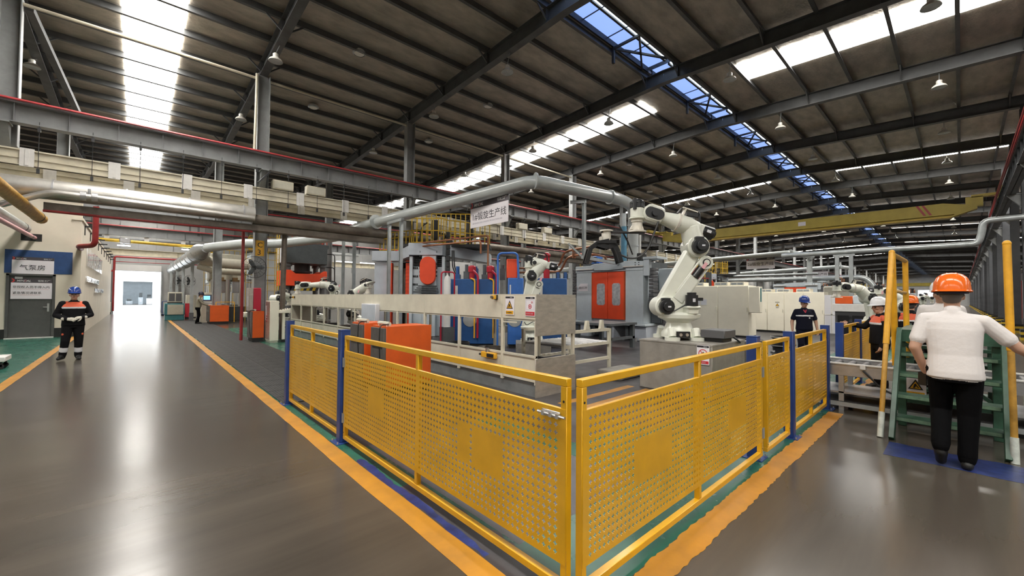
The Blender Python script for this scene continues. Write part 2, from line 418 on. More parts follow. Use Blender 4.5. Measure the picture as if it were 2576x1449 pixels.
# ---- yard and building outside the gate
struct('ground', MB().box(-60, 60, 50.2, 160, -.25, -.02), 'asphalt', smooth=False)
ob = thing('workshop_building', 'pale workshop building with open doorway across the yard, seen through the gate', 'building', (0, 84, -.02))
MB((0, 84, -.02)).box(-40, -1.55, 84, 84.3, -.02, 9).box(1.75, 40, 84, 84.3, -.02, 9).box(-1.55, 1.75, 84, 84.3, 3.55, 9).build('facade', 'wall_white', ob, smooth=False)
MB((0, 84, -.02)).box(-40, 40, 97, 97.3, -.02, 9).box(-8, -7.8, 84.3, 97, -.02, 7).box(9, 9.2, 84.3, 97, -.02, 7).box(-8, 9, 90, 97, 7, 7.2).build('inner_wall', 'machine_grey', ob, smooth=False)
MB((0, 84, -.02)).box(-8, 9, 84.3, 97, -.02, .0).build('inner_floor', 'concrete', ob, smooth=False)
for k in range(4): MB((0, 84, -.02)).box(-8, 9, 85.5 + 2.6 * k, 85.7 + 2.6 * k, 5.2, 5.5).build('beam', 'steel_col', ob, smooth=False)
for i, (x, y, wx, h, nm) in enumerate(((.45, 88, .55, 1.9, 'stamping machine'), (-.9, 90, .8, .9, 'low workbench'), (1.5, 91, .7, 1.6, 'steel locker'))):
    q = thing('yard_machine', 'dim blue-grey %s inside the doorway across the yard' % nm, 'machine', (x, y, 0))
    MB().box(-wx / 2, wx / 2, -.4, .4, 0, h * .6).build('body', 'machine_grey', q, bev=.03)
    MB().box(-wx * .35, wx * .35, -.3, .3, h * .6, h).build('head', 'machine_dark', q, bev=.03)
    MB().box(-wx * .2, wx * .2, -.42, -.4, h * .2, h * .45).build('panel', 'label_pale', q)

# ---- columns
def column_mesh(h, m='steel_col'):
    mb = MB()
    mb.box(-.2, -.178, -.15, .15, 0, h).box(.178, .2, -.15, .15, 0, h).box(-.178, .178, -.008, .008, 0, h)
    return mb.mesh('shaft', m, False)
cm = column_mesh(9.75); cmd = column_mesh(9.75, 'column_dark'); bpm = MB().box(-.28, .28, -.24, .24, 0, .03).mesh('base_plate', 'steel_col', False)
cbm = MB().prism([(-.55, 6.1), (-.15, 6.1), (-.15, 5.55)], 'x', -.09, .09).box(-.12, .12, -.62, -.15, 6.1, 6.14).mesh('corbel', 'steel_col', False)
haz = MB()
for k in range(4):
    haz.m = k % 2; haz.box(-.30, .30, -.26, .26, .11 * k, .11 * k + .11)
hzm = haz.mesh('guard', ['hazard_yellow', 'black'], False)
def column(x, y, label, corb=1, hz=False, stub=False):
    c = thing('steel_column', label, 'column', (x, y, 5.6 if stub else 0), group='roof columns')
    if stub:
        o = bpy.data.objects.new('shaft', column_mesh(9.75 - 5.6)); COL.objects.link(o); o.parent = c
        o = bpy.data.objects.new('corbel', cbm); COL.objects.link(o); o.parent = c; o.location = (0, 0, -5.6)
        return c
    for nm, me in (('shaft', cmd if hz else cm), ('base_plate', bpm)) + ((('guard', hzm),) if hz else ()):
        o = bpy.data.objects.new(nm, me); COL.objects.link(o); o.parent = c
    o = bpy.data.objects.new('corbel', cbm); COL.objects.link(o); o.parent = c; o.rotation_euler = (0, 0, 0 if corb > 0 else math.pi)
    return c
ORD = ['first', 'second', 'third', 'fourth', 'fifth', 'sixth', 'seventh', 'eighth', 'ninth', 'tenth', 'eleventh', 'twelfth', 'thirteenth', 'fourteenth', 'fifteenth', 'sixteenth', 'seventeenth'] + [t + '-' + u for t in ('twenty', 'thirty') for u in ('first', 'second', 'third', 'fourth', 'fifth', 'sixth', 'seventh', 'eighth', 'ninth')]
for k, x in enumerate(BAYS[7:]):
    lab = ('grey steel column at the left picture edge above the pump room pipes' if k == 0 else
           'grey steel column with yellow C3 plate and wall fan beside the orange kiosk' if k == 1 else
           'grey steel roof column, %s beyond the C3 column along the left crane beam' % ORD[k - 2])
    c = column(x, 17.4, lab, stub=(k == 0))
    if k == 1: C3 = c
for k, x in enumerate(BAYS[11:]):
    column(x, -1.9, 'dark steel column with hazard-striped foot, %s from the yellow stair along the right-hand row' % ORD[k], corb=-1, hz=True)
for k, x in enumerate(BAYS[7:13]):
    column(x, 28.3, 'grey steel column of the rear bay, %s from the pump room' % ORD[k])
MB().box(-.15, .13, -.03, -.012, 3.05, 3.62).build('number_plate', 'sign_yellow', C3)
text('C', .26, (-.1, -.034, 3.37), (1, 0, 0), (0, 0, 1), 'ink', C3); text('3', .28, (-.1, -.034, 3.09), (1, 0, 0), (0, 0, 1), 'ink', C3)
# eave struts between columns (pale ties running along the hall)
for y in (17.4,):
    for k, x in enumerate(BAYS[6:13]):
        o = tag(MB((x, y, 9.6)).cyl((x + .2, y, 9.6), (x + 5.8, y, 9.6), .05, n=8).build('tie_tube', 'cream_beam', loc=(x, y, 9.6)), 'pale tie tube under the roof, %s along the left column row' % ORD[k], 'tie tube', 'roof ties')
br = tag(MB((-2.4, 17.4, 9.6)).bar((-2.4, 17.5, 9.6), (-1.9, 27.4, 9.2), .18, .18).build('brace', 'steel_roof', loc=(-2.4, 17.4, 9.6)), 'grey diagonal roof brace rising to the column at the left picture edge', 'brace')
dp = tag(MB((3.0, 17.2, 6.8)).tube(bend([(3.05, 17.15, 9.65), (3.05, 17.15, 9.2), (3.02, 17.15, 6.72)], .2), .045, 8).build('drain_pipe', 'cream_beam', loc=(3.0, 17.2, 6.8)), 'cream drain pipe strapped to the C3 column above the crane beam', 'pipe')

# ---- crane runway girders
def girder(y, z0, z1, label, m='girder_grey', rail=True, x0=XA, x1=XB, face=-1):
    g = thing('crane_girder', label, 'girder', (0, y, z0))
    q = MB((0, y, z0)).box(x0, x1, y - .15, y + .15, z0, z0 + .025).box(x0, x1, y - .17, y + .17, z1 - .025, z1).box(x0, x1, y - .008, y + .008, z0, z1)
    q.build('beam', m, g, smooth=False)
    sm = MB().box(-.006, .006, -.14, .14, .025, z1 - z0 - .025).mesh('stiffener', m, False)
    x = max(x0, -3.5)
    while x < min(x1, 60):
        o = bpy.data.objects.new('stiffener', sm); COL.objects.link(o); o.parent = g; o.location = (x, 0, 0); x += 1.0
    if rail:
        MB((0, y, z0)).box(x0, x1, y - .05, y + .05, z1, z1 + .1).build('rail', 'steel_dark', g, smooth=False)
        MB((0, y, z0)).tube([(x0, y + face * .2, z1 + .05), (x1, y + face * .2, z1 + .05)], .03, 6).tube([(x0, y + face * .26, z1 + .02), (x1, y + face * .26, z1 + .02)], .022, 6).build('conductor_line', 'red_rail', g)
    return g
girder(16.95, 6.14, 6.68, 'grey crane runway girder with red conductor line on the left column row')
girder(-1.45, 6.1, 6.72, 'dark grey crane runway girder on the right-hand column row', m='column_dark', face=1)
girder(29.2, 5.9, 6.6, 'grey runway girder across the aisle above the pump room corner', x0=-6, x1=60)
girder(38.5, 5.6, 6.2, 'grey runway girder over the middle of the rear bay', x0=-6, x1=40)
girder(45.5, 4.75, 5.25, 'pale runway beam over the aisle nearest the gate', m='cream_beam', rail=False, x0=-6, x1=30)
# cream bus beams hung below the girder
def busbeam(y, z0, z1, label, sp, off, x1=40):
    g = thing('bus_beam', label, 'beam', (0, y, z0))
    MB((0, y, z0)).box(-12, x1, y - .02, y + .06, z0, z1).box(-12, x1, y - .07, y + .08, z1 - .04, z1).box(-12, x1, y - .07, y + .08, z0, z0 + .04).box(-12, x1, y - .05, y - .02, z0 + .18, z0 + .215).build('casing', 'cream_beam', g, smooth=False)
    jm = MB().box(-.13, .13, -.085, -.05, -.03, z1 - z0 + .03).box(-.035, .035, -.1, -.085, 0, z1 - z0).mesh('joint_cover', 'white_plate', False)
    x = -11.2 + off
    while x < x1:
        o = bpy.data.objects.new('joint_cover', jm); COL.objects.link(o); o.parent = g; o.location = (x, 0, 0); x += sp
    return g
busbeam(16.95, 5.04, 5.47, 'cream bus-bar beam with white joint covers, the nearer of the pair under the crane girder', 1.69, .49)
busbeam(17.95, 4.90, 5.28, 'cream bus-bar beam with white joint covers, the farther and lower of the pair', 1.69, .8)
rodm = MB().cyl((0, 0, 0), (0, 0, 1.35), .008, n=6).box(-.03, .03, -.03, .03, 1.08, 1.2).box(-.03, .03, -.03, .03, -.05, .08).mesh('hanger_rod', 'steel_dark')
for k in range(22):
    o = bpy.data.objects.new('hanger_rod', rodm); COL.objects.link(o); o.location = (-2.05 + 1.02 * k, 16.82, 4.9)
    tag(o, 'thin dark hanger rod, %s from the left along the crane girder' % (ORD[:17] + ['eighteenth', 'nineteenth', 'twentieth', 'twenty-first', 'twenty-second'])[k], 'rod', 'bus-bar hanger rods')
for i, x in enumerate((3.9, 5.05, 14.2, 16.2, 18.3)):
    t = thing('tap_box', 'cream tap-off box on top of the bus-bar beam, %s from the C3 column' % ORD[i], 'box', (x, 16.95, 5.49), group='tap-off boxes')
    MB().box(-.35, .35, -.14, .14, 0, .34).build('body', 'cream_beam', t, bev=.02); MB().box(-.3, .3, -.15, -.14, .04, .3).build('cover', 'beige', t)
tag(MB((3, 16.6, 5.6)).bar((3.1, 16.7, 5.62), (3.42, 16.72, 6.02), .3, .05).build('flood_lamp', 'steel_dark', loc=(3, 16.6, 5.6)), 'flat dark flood lamp below the crane girder at the C3 column', 'lamp')

# ---- pipes along the left column row
p = thing('silver_pipe', 'large silver insulated pipe running past the pump room to the C3 column', 'pipe', (0, 16.55, 4.4))
MB((0, 16.55, 4.4)).tube([(-12, 16.55, 4.42), (2.95, 16.55, 4.40)], .27, 18).build('jacket', 'silver', p)
for k in range(9): MB((0, 16.55, 4.4)).cyl((-9 + 1.45 * k, 16.55, 4.42), (-8.96 + 1.45 * k, 16.55, 4.42), .276, n=18).build('band', 'alu', p)
p = thing('silver_branch_pipe', 'thin silver branch pipe bending down toward the pump room roof', 'pipe', (-2, 16.2, 4.3))
MB((-2, 16.2, 4.3)).tube(bend([(2.9, 16.2, 4.22), (-1.35, 16.2, 4.28), (-1.75, 16.2, 4.28), (-2.35, 16.3, 3.98), (-2.6, 16.6, 3.9)], .3), .085, 10).build('pipe_run', 'silver', p)
MB((-2, 16.2, 4.3)).cyl((-1.2, 16.2, 4.28), (-1.08, 16.2, 4.28), .14, n=12).cyl((-.98, 16.2, 4.28), (-.86, 16.2, 4.28), .13, n=12).cyl((-1.03, 16.2, 4.28), (-1.03, 16.2, 4.5), .03, n=8).build('valve', 'alu', p)
p = thing('brown_pipe', 'dark brown pipe continuing from the silver pipe along the left column row', 'pipe', (10, 16.6, 4.2))
MB((10, 16.6, 4.2)).tube([(2.9, 16.6, 4.25), (60, 16.6, 4.15)], .18, 14).build('pipe_run', 'pipe_rust', p)
p = thing('pipe_tray', 'long flat grey tray under the silver pipe along the left column row', 'tray', (10, 16.7, 3.8))
MB((10, 16.7, 3.8)).box(-1.9, 60, 16.55, 17.1, 3.86, 4.06).build('tray', 'pipe_rust', p, smooth=False)
p = thing('fire_main', 'thin dark red fire main under the flat pipe tray', 'pipe', (0, 16.5, 3.8))
MB((0, 16.5, 3.8)).tube([(-1.9, 16.5, 3.82), (2.9, 16.5, 3.80)], .035, 8).build('pipe_run', 'red_pipe', p)
p = thing('fire_riser', 'tall thin dark red fire riser pipe left of the C3 column', 'pipe', (2.75, 17.2, 0))
MB((2.75, 17.2, 0)).tube([(2.75, 17.2, .0), (2.75, 17.2, 3.85)], .05, 8).build('pipe_run', 'red_pipe', p)
p = thing('black_riser', 'tall dark pipe standing right of the C3 column', 'pipe', (4.0, 17.0, 0))
MB((4.0, 17.0, 0)).tube([(3.98, 17.0, .0), (4.02, 17.0, 3.95)], .09, 10).build('pipe_run', 'pipe_rust', p)
f = thing('wall_fan', 'round black wire-guard wall fan fixed on the C3 column', 'fan', (3.05, 16.95, 2.6))
fm = MB()
for k in range(10):
    a = math.pi * k / 10; fm.tube([(-.38 * math.cos(a), -.06, -.38 * math.sin(a)), (0, -.16, 0), (.38 * math.cos(a), -.06, .38 * math.sin(a))], .004, 4)
fm.tube(arc((0, -.06, 0), .38, 0, 360, 24, (1, 0, 0), (0, 0, 1)), .008, 5).tube(arc((0, -.11, 0), .22, 0, 360, 18, (1, 0, 0), (0, 0, 1)), .005, 5)
fm.build('guard', 'black', f)
bl = MB()
for k in range(3):
    a = 2.1 * k; bl.ell((.17 * math.cos(a), -.08, .17 * math.sin(a)), (.15, .012, .075), 8, 5, Matrix.Rotation(-a, 3, 'Y'))
bl.build('blade', 'machine_dark', f); MB().cyl((0, .12, 0), (0, -.06, 0), .07, n=12).bar((0, .1, 0), (.1, .3, -.05), .05, .05).build('motor', 'black', f)

# ---- pump room at the left
w1 = struct('wall_left', MB().box(-9, -3.36, 22.6, 22.8, 0, 5.2).box(-2.27, -1.6, 22.6, 22.8, 0, 5.2).box(-3.36, -2.27, 22.6, 22.8, 2.27, 5.2).box(-9, -1.55, 22.5, 22.9, 5.2, 5.34), 'wall_cream', smooth=False)
MB().box(-3.45, -1.82, 22.585, 22.6, 2.33, 3.16).build('blue_band', 'wall_blue', w1, smooth=False)
MB().box(-3.1, -2.6, 22.585, 22.602, 3.5, 3.76).build('duct_hole', 'black', w1, smooth=False)
w2 = struct('wall_side', MB().box(-1.8, -1.6, 22.8, 46.8, 0, 4.4).box(-9, -1.6, 46.8, 47.0, 0, 4.4), 'wall_cream', smooth=False)
MB().box(-1.86, -1.57, 22.55, 46.9, 4.4, 4.5).build('coping', 'wall_cream', w2, smooth=False)
for k in range(9):
    MB().bar((-1.6, 23.6 + 2.6 * k, 4.3), (-1.35, 23.6 + 2.6 * k, 4.3), .06, .06).bar((-1.6, 23.6 + 2.6 * k, 4.3), (-1.6, 23.6 + 2.6 * k, 3.95), .06, .06).bar((-1.85, 23.6 + 2.6 * k, 4.53), (-1.35, 23.6 + 2.6 * k, 4.53), .05, .06).build('bracket', 'black', w2, smooth=False)
struct('baseboard_left', MB().box(-9, -3.37, 22.57, 22.6, 0, .34).box(-2.26, -1.6, 22.57, 22.6, 0, .34), 'black', smooth=False)
for tx, sz, y0, z, wd, mm in (('INNOVATE SPIRIT', 1.15, 24.7, 2.78, 1.05, 'mirror_letter'), ('PERFORMANCES', .34, 24.6, 2.12, 2.9, 'mirror_letter'), ('AND A TOP 5', .32, 29.2, 1.68, 3.6, 'mirror_letter')):
    text(tx, sz, (-1.6 + .02, y0, z), (0, 1, 0), (0, 0, 1), mm, w2, ext=.03, sx=wd)
d = struct('door_2', MB().box(-3.33, -2.30, 22.62, 22.68, .03, 2.24), 'door_grey', smooth=False)
MB().box(-3.4, -3.33, 22.56, 22.66, 0, 2.3).box(-2.30, -2.23, 22.56, 22.66, 0, 2.3).box(-3.4, -2.23, 22.56, 22.66, 2.24, 2.31).build('door_frame', 'door_grey', d, smooth=False)
MB().box(-3.4, -2.23, 22.5, 22.6, 0, .03).build('threshold', 'white_plate', d, smooth=False)
MB().box(-2.42, -2.37, 22.59, 22.62, .95, 1.25).box(-2.52, -2.37, 22.56, 22.58, 1.1, 1.13).build('door_handle', 'zinc', d)
MB().box(-3.2, -3.02, 22.57, 22.62, 2.12, 2.2).build('door_closer', 'zinc', d)
def header_sign(root, x0, x1, z0, z1, zb, y, title, size, ty, sub=None, right=(1, 0, 0), o=None, tx=None):
    """company board in the x/z plane facing -y: dark header strip with logo, white field, big title (root-local coordinates)"""
    MB().box(x0, x1, y, y + .015, z0, zb).build('white_field', 'sign_white', root, smooth=False)
    MB().box(x0, x1, y, y + .015, zb, z1).build('header_strip', 'sign_dark', root, smooth=False)
    h = z1 - zb; W = x1 - x0; yy = y - .002
    lg = MB(); cx, cz = x0 + h * .12, (zb + z1) / 2
    ou = [(cx + math.cos(R(a)) * h * .46, cz + math.sin(R(a)) * h * .46) for a in range(-90, 91, 18)]
    inn = [(cx + math.cos(R(a)) * h * .26, cz + math.sin(R(a)) * h * .26) for a in range(90, -91, -18)]
    lg.prism(ou + inn, 'y', yy, y); lg.build('logo', 'logo_red', root, smooth=False)
    text('MIN', h * .62, (x0 + h * .85, yy, zb + h * .25), (1, 0, 0), (0, 0, 1), 'ink_white', root, shear=.25, bold=.004 * h, ext=.001)
    text('D', h * .62, (x0 + h * 1.98, yy, zb + h * .25), (1, 0, 0), (0, 0, 1), 'sign_pink', root, shear=.25, bold=.004 * h, ext=.001)
    text('AL', h * .62, (x0 + h * 2.36, yy, zb + h * .25), (1, 0, 0), (0, 0, 1), 'ink_white', root, shear=.25, bold=.004 * h, ext=.001)
    text('铝轮工厂', h * .50, (x1 - h * 2.35, yy, zb + h * .30), (1, 0, 0), (0, 0, 1), 'ink_white', root, ext=.001)
    if title: text(title, size, (tx if tx is not None else x0 + W * .04, yy, ty), (1, 0, 0), (0, 0, 1), 'ink', root, ext=.001, bold=0)
    if sub: text(sub[0], sub[1], (x0 + W * .06, yy, sub[2]), (1, 0, 0), (0, 0, 1), 'ink_grey', root, ext=.001)
s = thing('room_sign', 'white pump room name board with grey header above the grey door', 'sign', (-2.78, 22.56, 2.31))
header_sign(s, -.5, .5, 0, .60, .49, 0, '气泵房', .21, .15, tx=-.33)
s = thing('notice_board', 'white no-entry notice with grey header fixed on the grey door', 'sign', (-2.80, 22.59, 1.41))
header_sign(s, -.49, .49, 0, .73, .58, 0, '非授权人员不得入内', .098, .39)
text('紧急情况请联系', .098, (-.45, -.002, .18), (1, 0, 0), (0, 0, 1), 'ink', s, ext=.001); 
MB().box(-.45, .42, -.003, 0, .345, .349).box(-.45, .2, -.003, 0, .135, .139).build('underline', 'sign_red', s, smooth=False)
# pipes entering the pump room
for nm, lab, m, r, pts in (('yellow_gas_pipe', 'thick capped yellow gas pipe under the silver pipe at the left edge', 'rail_yellow_worn', .15, [(-2.25, 9, 3.92), (-2.25, 19.2, 3.92), (-2.25, 19.25, 3.92)]),
                           ('grey_air_pipe', 'dark grey pipe behind the yellow gas pipe at the left edge', 'galv', .15, [(-3.0, 9, 3.93), (-3.0, 22.58, 3.93)]),
                           ('pink_pipe', 'faded pink pipe entering the dark hole in the pump room wall', 'sign_pink', .065, [(-2.78, 9, 3.55), (-2.78, 22.58, 3.62)])):
    q = thing(nm, lab, 'pipe', pts[-1]); MB(pts[-1]).tube(pts, r, 12).build('pipe_run', m, q)
    MB(pts[-1]).tube([Vector(pts[-1]) + (Vector(pts[-2]) - Vector(pts[-1])).normalized() * a for a in (.55, .62)], r * 1.06, 12).build('band', 'steel_dark', q)
q = thing('floor_cart', 'small white castor cart at the left edge of the picture', 'cart', (-2.42, 13.9, 0))
MB().box(-.4, .4, -.3, .3, .16, .26).build('deck', 'white_plate', q, bev=.01)
for a in (-.33, .33):
    for b in (-.22, .22): MB().cyl((a, b - .02, .05), (a, b + .02, .05), .05, n=10).box(a - .02, a + .02, b - .02, b + .02, .05, .16).build('castor', 'black', q)
q = thing('fire_pipe_bend', 'dark red fire pipe dropping and bending into the pump room side wall', 'pipe', (-1.15, 21, 3.3))
MB((-1.15, 21, 3.3)).tube(bend([(-1.15, 21, 4.75), (-1.15, 21, 3.35), (-1.6, 21.6, 3.33), (-1.62, 22.7, 3.33)], .22), .085, 12).build('pipe_run', 'red_pipe', q)
for i, (x, z0, z1, ya) in enumerate(((-1.45, 2.0, 4.6, 47.6),)):
    q = thing('gate_fire_pipe', 'dark red fire pipe framing the open gate', 'pipe', (x, ya, 0))
    MB((x, ya, 0)).tube(bend([(x - .6, ya, 3.55), (x, ya, 3.55), (x, ya, 4.75), (6, ya, 4.75)], .15), .08, 10).tube([(x, ya, .2), (x, ya, 4.7)], .07, 8).tube([(x, ya, 4.35), (8, ya, 4.35)], .035, 6).build('pipe_run', 'red_pipe', q)
q = thing('crane_boom', 'thin yellow overhead beam with small hoist above the far aisle', 'beam', (0, 38.5, 5.2)); O = (0, 38.5, 5.2)
MB(O).tube([(-2.35, 38.5, 5.26), (3.1, 38.5, 5.18)], .11, 10).build('tube', 'rack_yellow', q)
MB(O).box(-.95, -.4, 38.3, 38.7, 5.08, 5.45).build('hoist', 'alu', q, bev=.04)
for k in range(3): MB(O).box(-1.7 + 2.0 * k, -1.45 + 2.0 * k, 38.45, 38.55, 5.3, 5.6).build('clamp', 'white_plate', q)
for i, x in enumerate((-1.05, 2.35)):
    l = thing('tube_light', '%s lit white tube light under the yellow boom near the gate' % ('left' if i == 0 else 'right'), 'light', (x, 38.5, 4.9), group='aisle tube lights')
    MB().box(0, .65, -.06, .06, 0, .06).build('tube', 'tube_lamp', l); MB().box(.28, .36, -.02, .02, .06, .22).build('bracket', 'galv', l)
for i, x in enumerate((11.2, 13.4, 15.6)):
    l = thing('tube_light', '%s hanging white tube light seen left of the octagonal press' % ('first', 'second', 'third')[i], 'light', (x, 38.5, 4.75), group='rear bay tube lights')
    MB().box(0, 1.5, -.06, .06, 0, .06).build('tube', 'tube_lamp', l)
    for a in (.2, 1.3): MB().cyl((a, 0, .06), (a, 0, .86), .01, n=5).build('rod', 'galv', l)
for g_ in [o for o in bpy.data.objects if o.name in ('crane_girder.003', 'crane_girder.004')]:
    for x in (-2.69, 3.31, 9.31, 15.31): MB().bar((x, 0, .4), (x, 0, roof_z(g_.location.y) - .7 - g_.location.z), .12, .12).build('hanger', 'steel_roof', g_)
q = thing('barrier_block', 'white and black barrier block at the left foot of the gate', 'barrier', (-1.75, 47.4, 0))
MB().box(-.28, .2, -.2, .2, .12, .95).build('block', 'wall_cream', q, bev=.03); MB().box(.205, .22, -.2, .2, .12, .95).build('stripe', 'black', q); MB().box(-.28, .2, -.2, .2, 0, .12).build('foot', 'black', q)
# ================================================================== FENCE
def sheet_mesh(L, z0, z1, blanks=(), pitch=.042, thick=.003):
    """perforated sheet, local x 0..L, z z0..z1, plus-shaped punched holes except in the blank rectangles (x0,x1,za,zb)"""
    mb = MB(); mg = .03
    nx = int((L - 2 * mg) / pitch); nz = int((z1 - z0 - .03) / pitch)
    ax = (L - nx * pitch) / 2; az = z0 + (z1 - z0 - nz * pitch) / 2; h = pitch / 2; l, ww = .0135, .0047
    quad = [(h, 0), (h, h), (0, h), (0, l), (ww, l), (ww, ww), (l, ww), (l, 0)]
    for i in range(nx):
        for j in range(nz):
            cx, cz = ax + (i + .5) * pitch, az + (j + .5) * pitch
            if i == nx // 2 or any(b[0] < cx < b[1] and b[2] < cz < b[3] for b in blanks):
                mb.add([(cx - h, 0, cz - h), (cx + h, 0, cz - h), (cx + h, 0, cz + h), (cx - h, 0, cz + h)], [(0, 1, 2, 3)]); continue
            for sx, sz in ((1, 1), (-1, 1), (-1, -1), (1, -1)):
                q = [(cx + sx * a, 0, cz + sz * b) for a, b in quad]
                mb.add(q if sx * sz > 0 else q[::-1], [tuple(range(8))])
    bx0, bx1, bz0, bz1 = ax, ax + nx * pitch, az, az + nz * pitch
    for a, b, c, e in ((0, L, z0, bz0), (0, L, bz1, z1), (0, bx0, bz0, bz1), (bx1, L, bz0, bz1)):
        mb.add([(a, 0, c), (b, 0, c), (b, 0, e), (a, 0, e)], [(0, 1, 2, 3)])
    me = bpy.data.meshes.new('perforated_sheet'); me.from_pydata([tuple(v) for v in mb.v], [], mb.f); me.materials.append(M('fence_yellow'))
    bm = bmesh.new(); bm.from_mesh(me); bmesh.ops.remove_doubles(bm, verts=bm.verts, dist=.0002); bmesh.ops.recalc_face_normals(bm, faces=bm.faces); bm.to_mesh(me); bm.free()
    return me
def fence_panel(label, loc, rz, L, blanks=(), latch=None, hinge=None):
    t = thing('safety_fence', label, 'fence', loc, rz, 'yellow perforated fence panels'); w_ = .042
    o = bpy.data.objects.new('perforated_sheet', sheet_mesh(L - .01, .20, 1.01, blanks)); COL.objects.link(o); o.parent = t; o.location = (.005, -.0225, 0)
    sd = o.modifiers.new('thickness', 'SOLIDIFY'); sd.thickness = .0025; sd.offset = 0
    for nm, a in (('top_rail', (0, L, 1.13, 1.172)), ('bottom_rail', (0, L, .055, .097))):
        MB().box(a[0], a[1], -w_ / 2, w_ / 2, a[2], a[3]).build(nm, 'fence_yellow', t, bev=.003)
    for a in (0, L - w_): MB().box(a, a + w_, -w_ / 2, w_ / 2, .097, 1.13).build('stile', 'fence_yellow', t, bev=.003)
    n = 2 if L > 1.5 else 0
    if n: MB().box(L / 2 - .02, L / 2 + .02, -.02, .02, .097, 1.13).build('stile', 'fence_yellow', t, bev=.003)
    MB().box(w_, L - w_, -.021, .0, .975, 1.012).build('sheet_edge', 'fence_yellow', t, bev=.003)
    for x in (.02, L - .02):
        for z in (1.05, .13): MB().cyl((x, -w_ / 2 - .0015, z), (x, -w_ / 2 + .002, z), .007, n=8).build('bolt_hole', 'black', t)
    if latch is not None:
        q = MB().box(latch - .13, latch + .0, -.033, -.024, .955, .99).build('latch_plate', 'zinc', t, bev=.002)
        MB().cyl((latch - .15, -.042, .973), (latch + .045, -.042, .973), .0075, n=8).build('bolt', 'zinc', q)
        for a in (-.115, -.06, -.012): MB().box(latch + a, latch + a + .018, -.054, -.033, .96, .986).build('bolt_guide', 'zinc', q)
    if hinge is not None:
        for z in (.88, .28): 
            q = MB().box(hinge - .035, hinge + .035, -.028, -.022, z - .05, z + .05).build('hinge', 'zinc', t); MB().cyl((hinge, -.03, z - .05), (hinge, -.03, z + .05), .007, n=8).build('hinge_pin', 'zinc', q)
    return t
BZ = (.47, .75)
fence_panel('yellow perforated gate panel nearest the camera, along the left aisle', (1.70, 4.535, 0), -math.pi / 2, 3.13, [(.62, .70, *BZ), (.74, .98, *BZ), (2.16, 2.26, *BZ), (2.30, 2.62, *BZ)], latch=3.09, hinge=.0)
fence_panel('short yellow perforated panel between the two blue posts of the left aisle', (1.70, 6.68, 0), -math.pi / 2, 1.99, [(.35, .62, *BZ), (1.2, 1.55, *BZ)])
fence_panel('yellow perforated gate panel nearest the camera, along the right aisle', (1.725, 1.36, 0), 0, 2.87, [(.52, .95, *BZ), (1.98, 2.40, *BZ)], hinge=2.87)
fence_panel('short yellow perforated panel between two blue posts of the right aisle', (4.74, 1.36, 0), 0, .82, [(.3, .58, *BZ)])
fence_panel('yellow perforated panel ending beside the roller conveyor', (5.77, 1.36, 0), 0, 1.70, [(.25, .6, *BZ), (1.0, 1.4, *BZ)])
fence_panel('first yellow perforated panel beyond the roller conveyor', (8.69, 1.36, 0), 0, 1.68, [(.5, .9, *BZ)])
fence_panel('second yellow perforated panel beyond the roller conveyor', (10.53, 1.36, 0), 0, 1.68, [(.5, .9, *BZ)])
fence_panel('third yellow perforated panel beyond the roller conveyor', (12.37, 1.36, 0), 0, 1.68, [(.5, .9, *BZ)])
def post(x, y, lab):
    t = thing('fence_post', lab, 'post', (x, y, 0), group='blue fence posts')
    MB().box(-.05, .05, -.05, .05, .008, 1.22).build('tube', 'post_blue', t, bev=.004)
    MB().box(-.052, .052, -.052, .052, 1.22, 1.226).build('cap', 'post_blue', t)
    MB().box(-.1, .1, -.1, .1, 0, .008).build('base_plate', 'post_blue', t)
    for a in (-.08, .08):
        for b in (-.08, .08): MB().cyl((a, b, .008), (a, b, .03), .008, n=6).build('anchor_bolt', 'zinc', t)
post(1.695, 6.755, 'blue fence post at the far end of the left aisle fence'); post(1.705, 4.617, 'blue fence post hinging the near left gate panel')
post(4.66, 1.44, 'blue fence post hinging the near right gate panel'); post(5.66, 1.37, 'blue fence post between the two short right aisle panels')
post(7.54, 1.37, 'blue fence post just before the roller conveyor'); post(8.62, 1.37, 'blue fence post just beyond the roller conveyor')
post(10.45, 1.37, 'second blue fence post beyond the roller conveyor'); post(12.29, 1.37, 'third blue fence post beyond the roller conveyor'); post(14.1, 1.37, 'fourth blue fence post beyond the roller conveyor')

# ---- rubber mat of tiles along the machines
mt = thing('rubber_mat', 'dark ribbed rubber mat of square tiles along the left aisle', 'mat', (1.62, 6.72, 0))
tm = MB().box(.004, .496, .004, .496, 0, .009)
for k in range(11): tm.box(.03 + .04 * k, .045 + .04 * k, .02, .48, .009, .012)
tm = tm.mesh('mat_tile', 'rubber', False)
for i in range(3):
    for j in range(52):
        o = bpy.data.objects.new('mat_tile', tm); COL.objects.link(o); o.parent = mt; o.location = (.5 * i, .5 * j, .003)

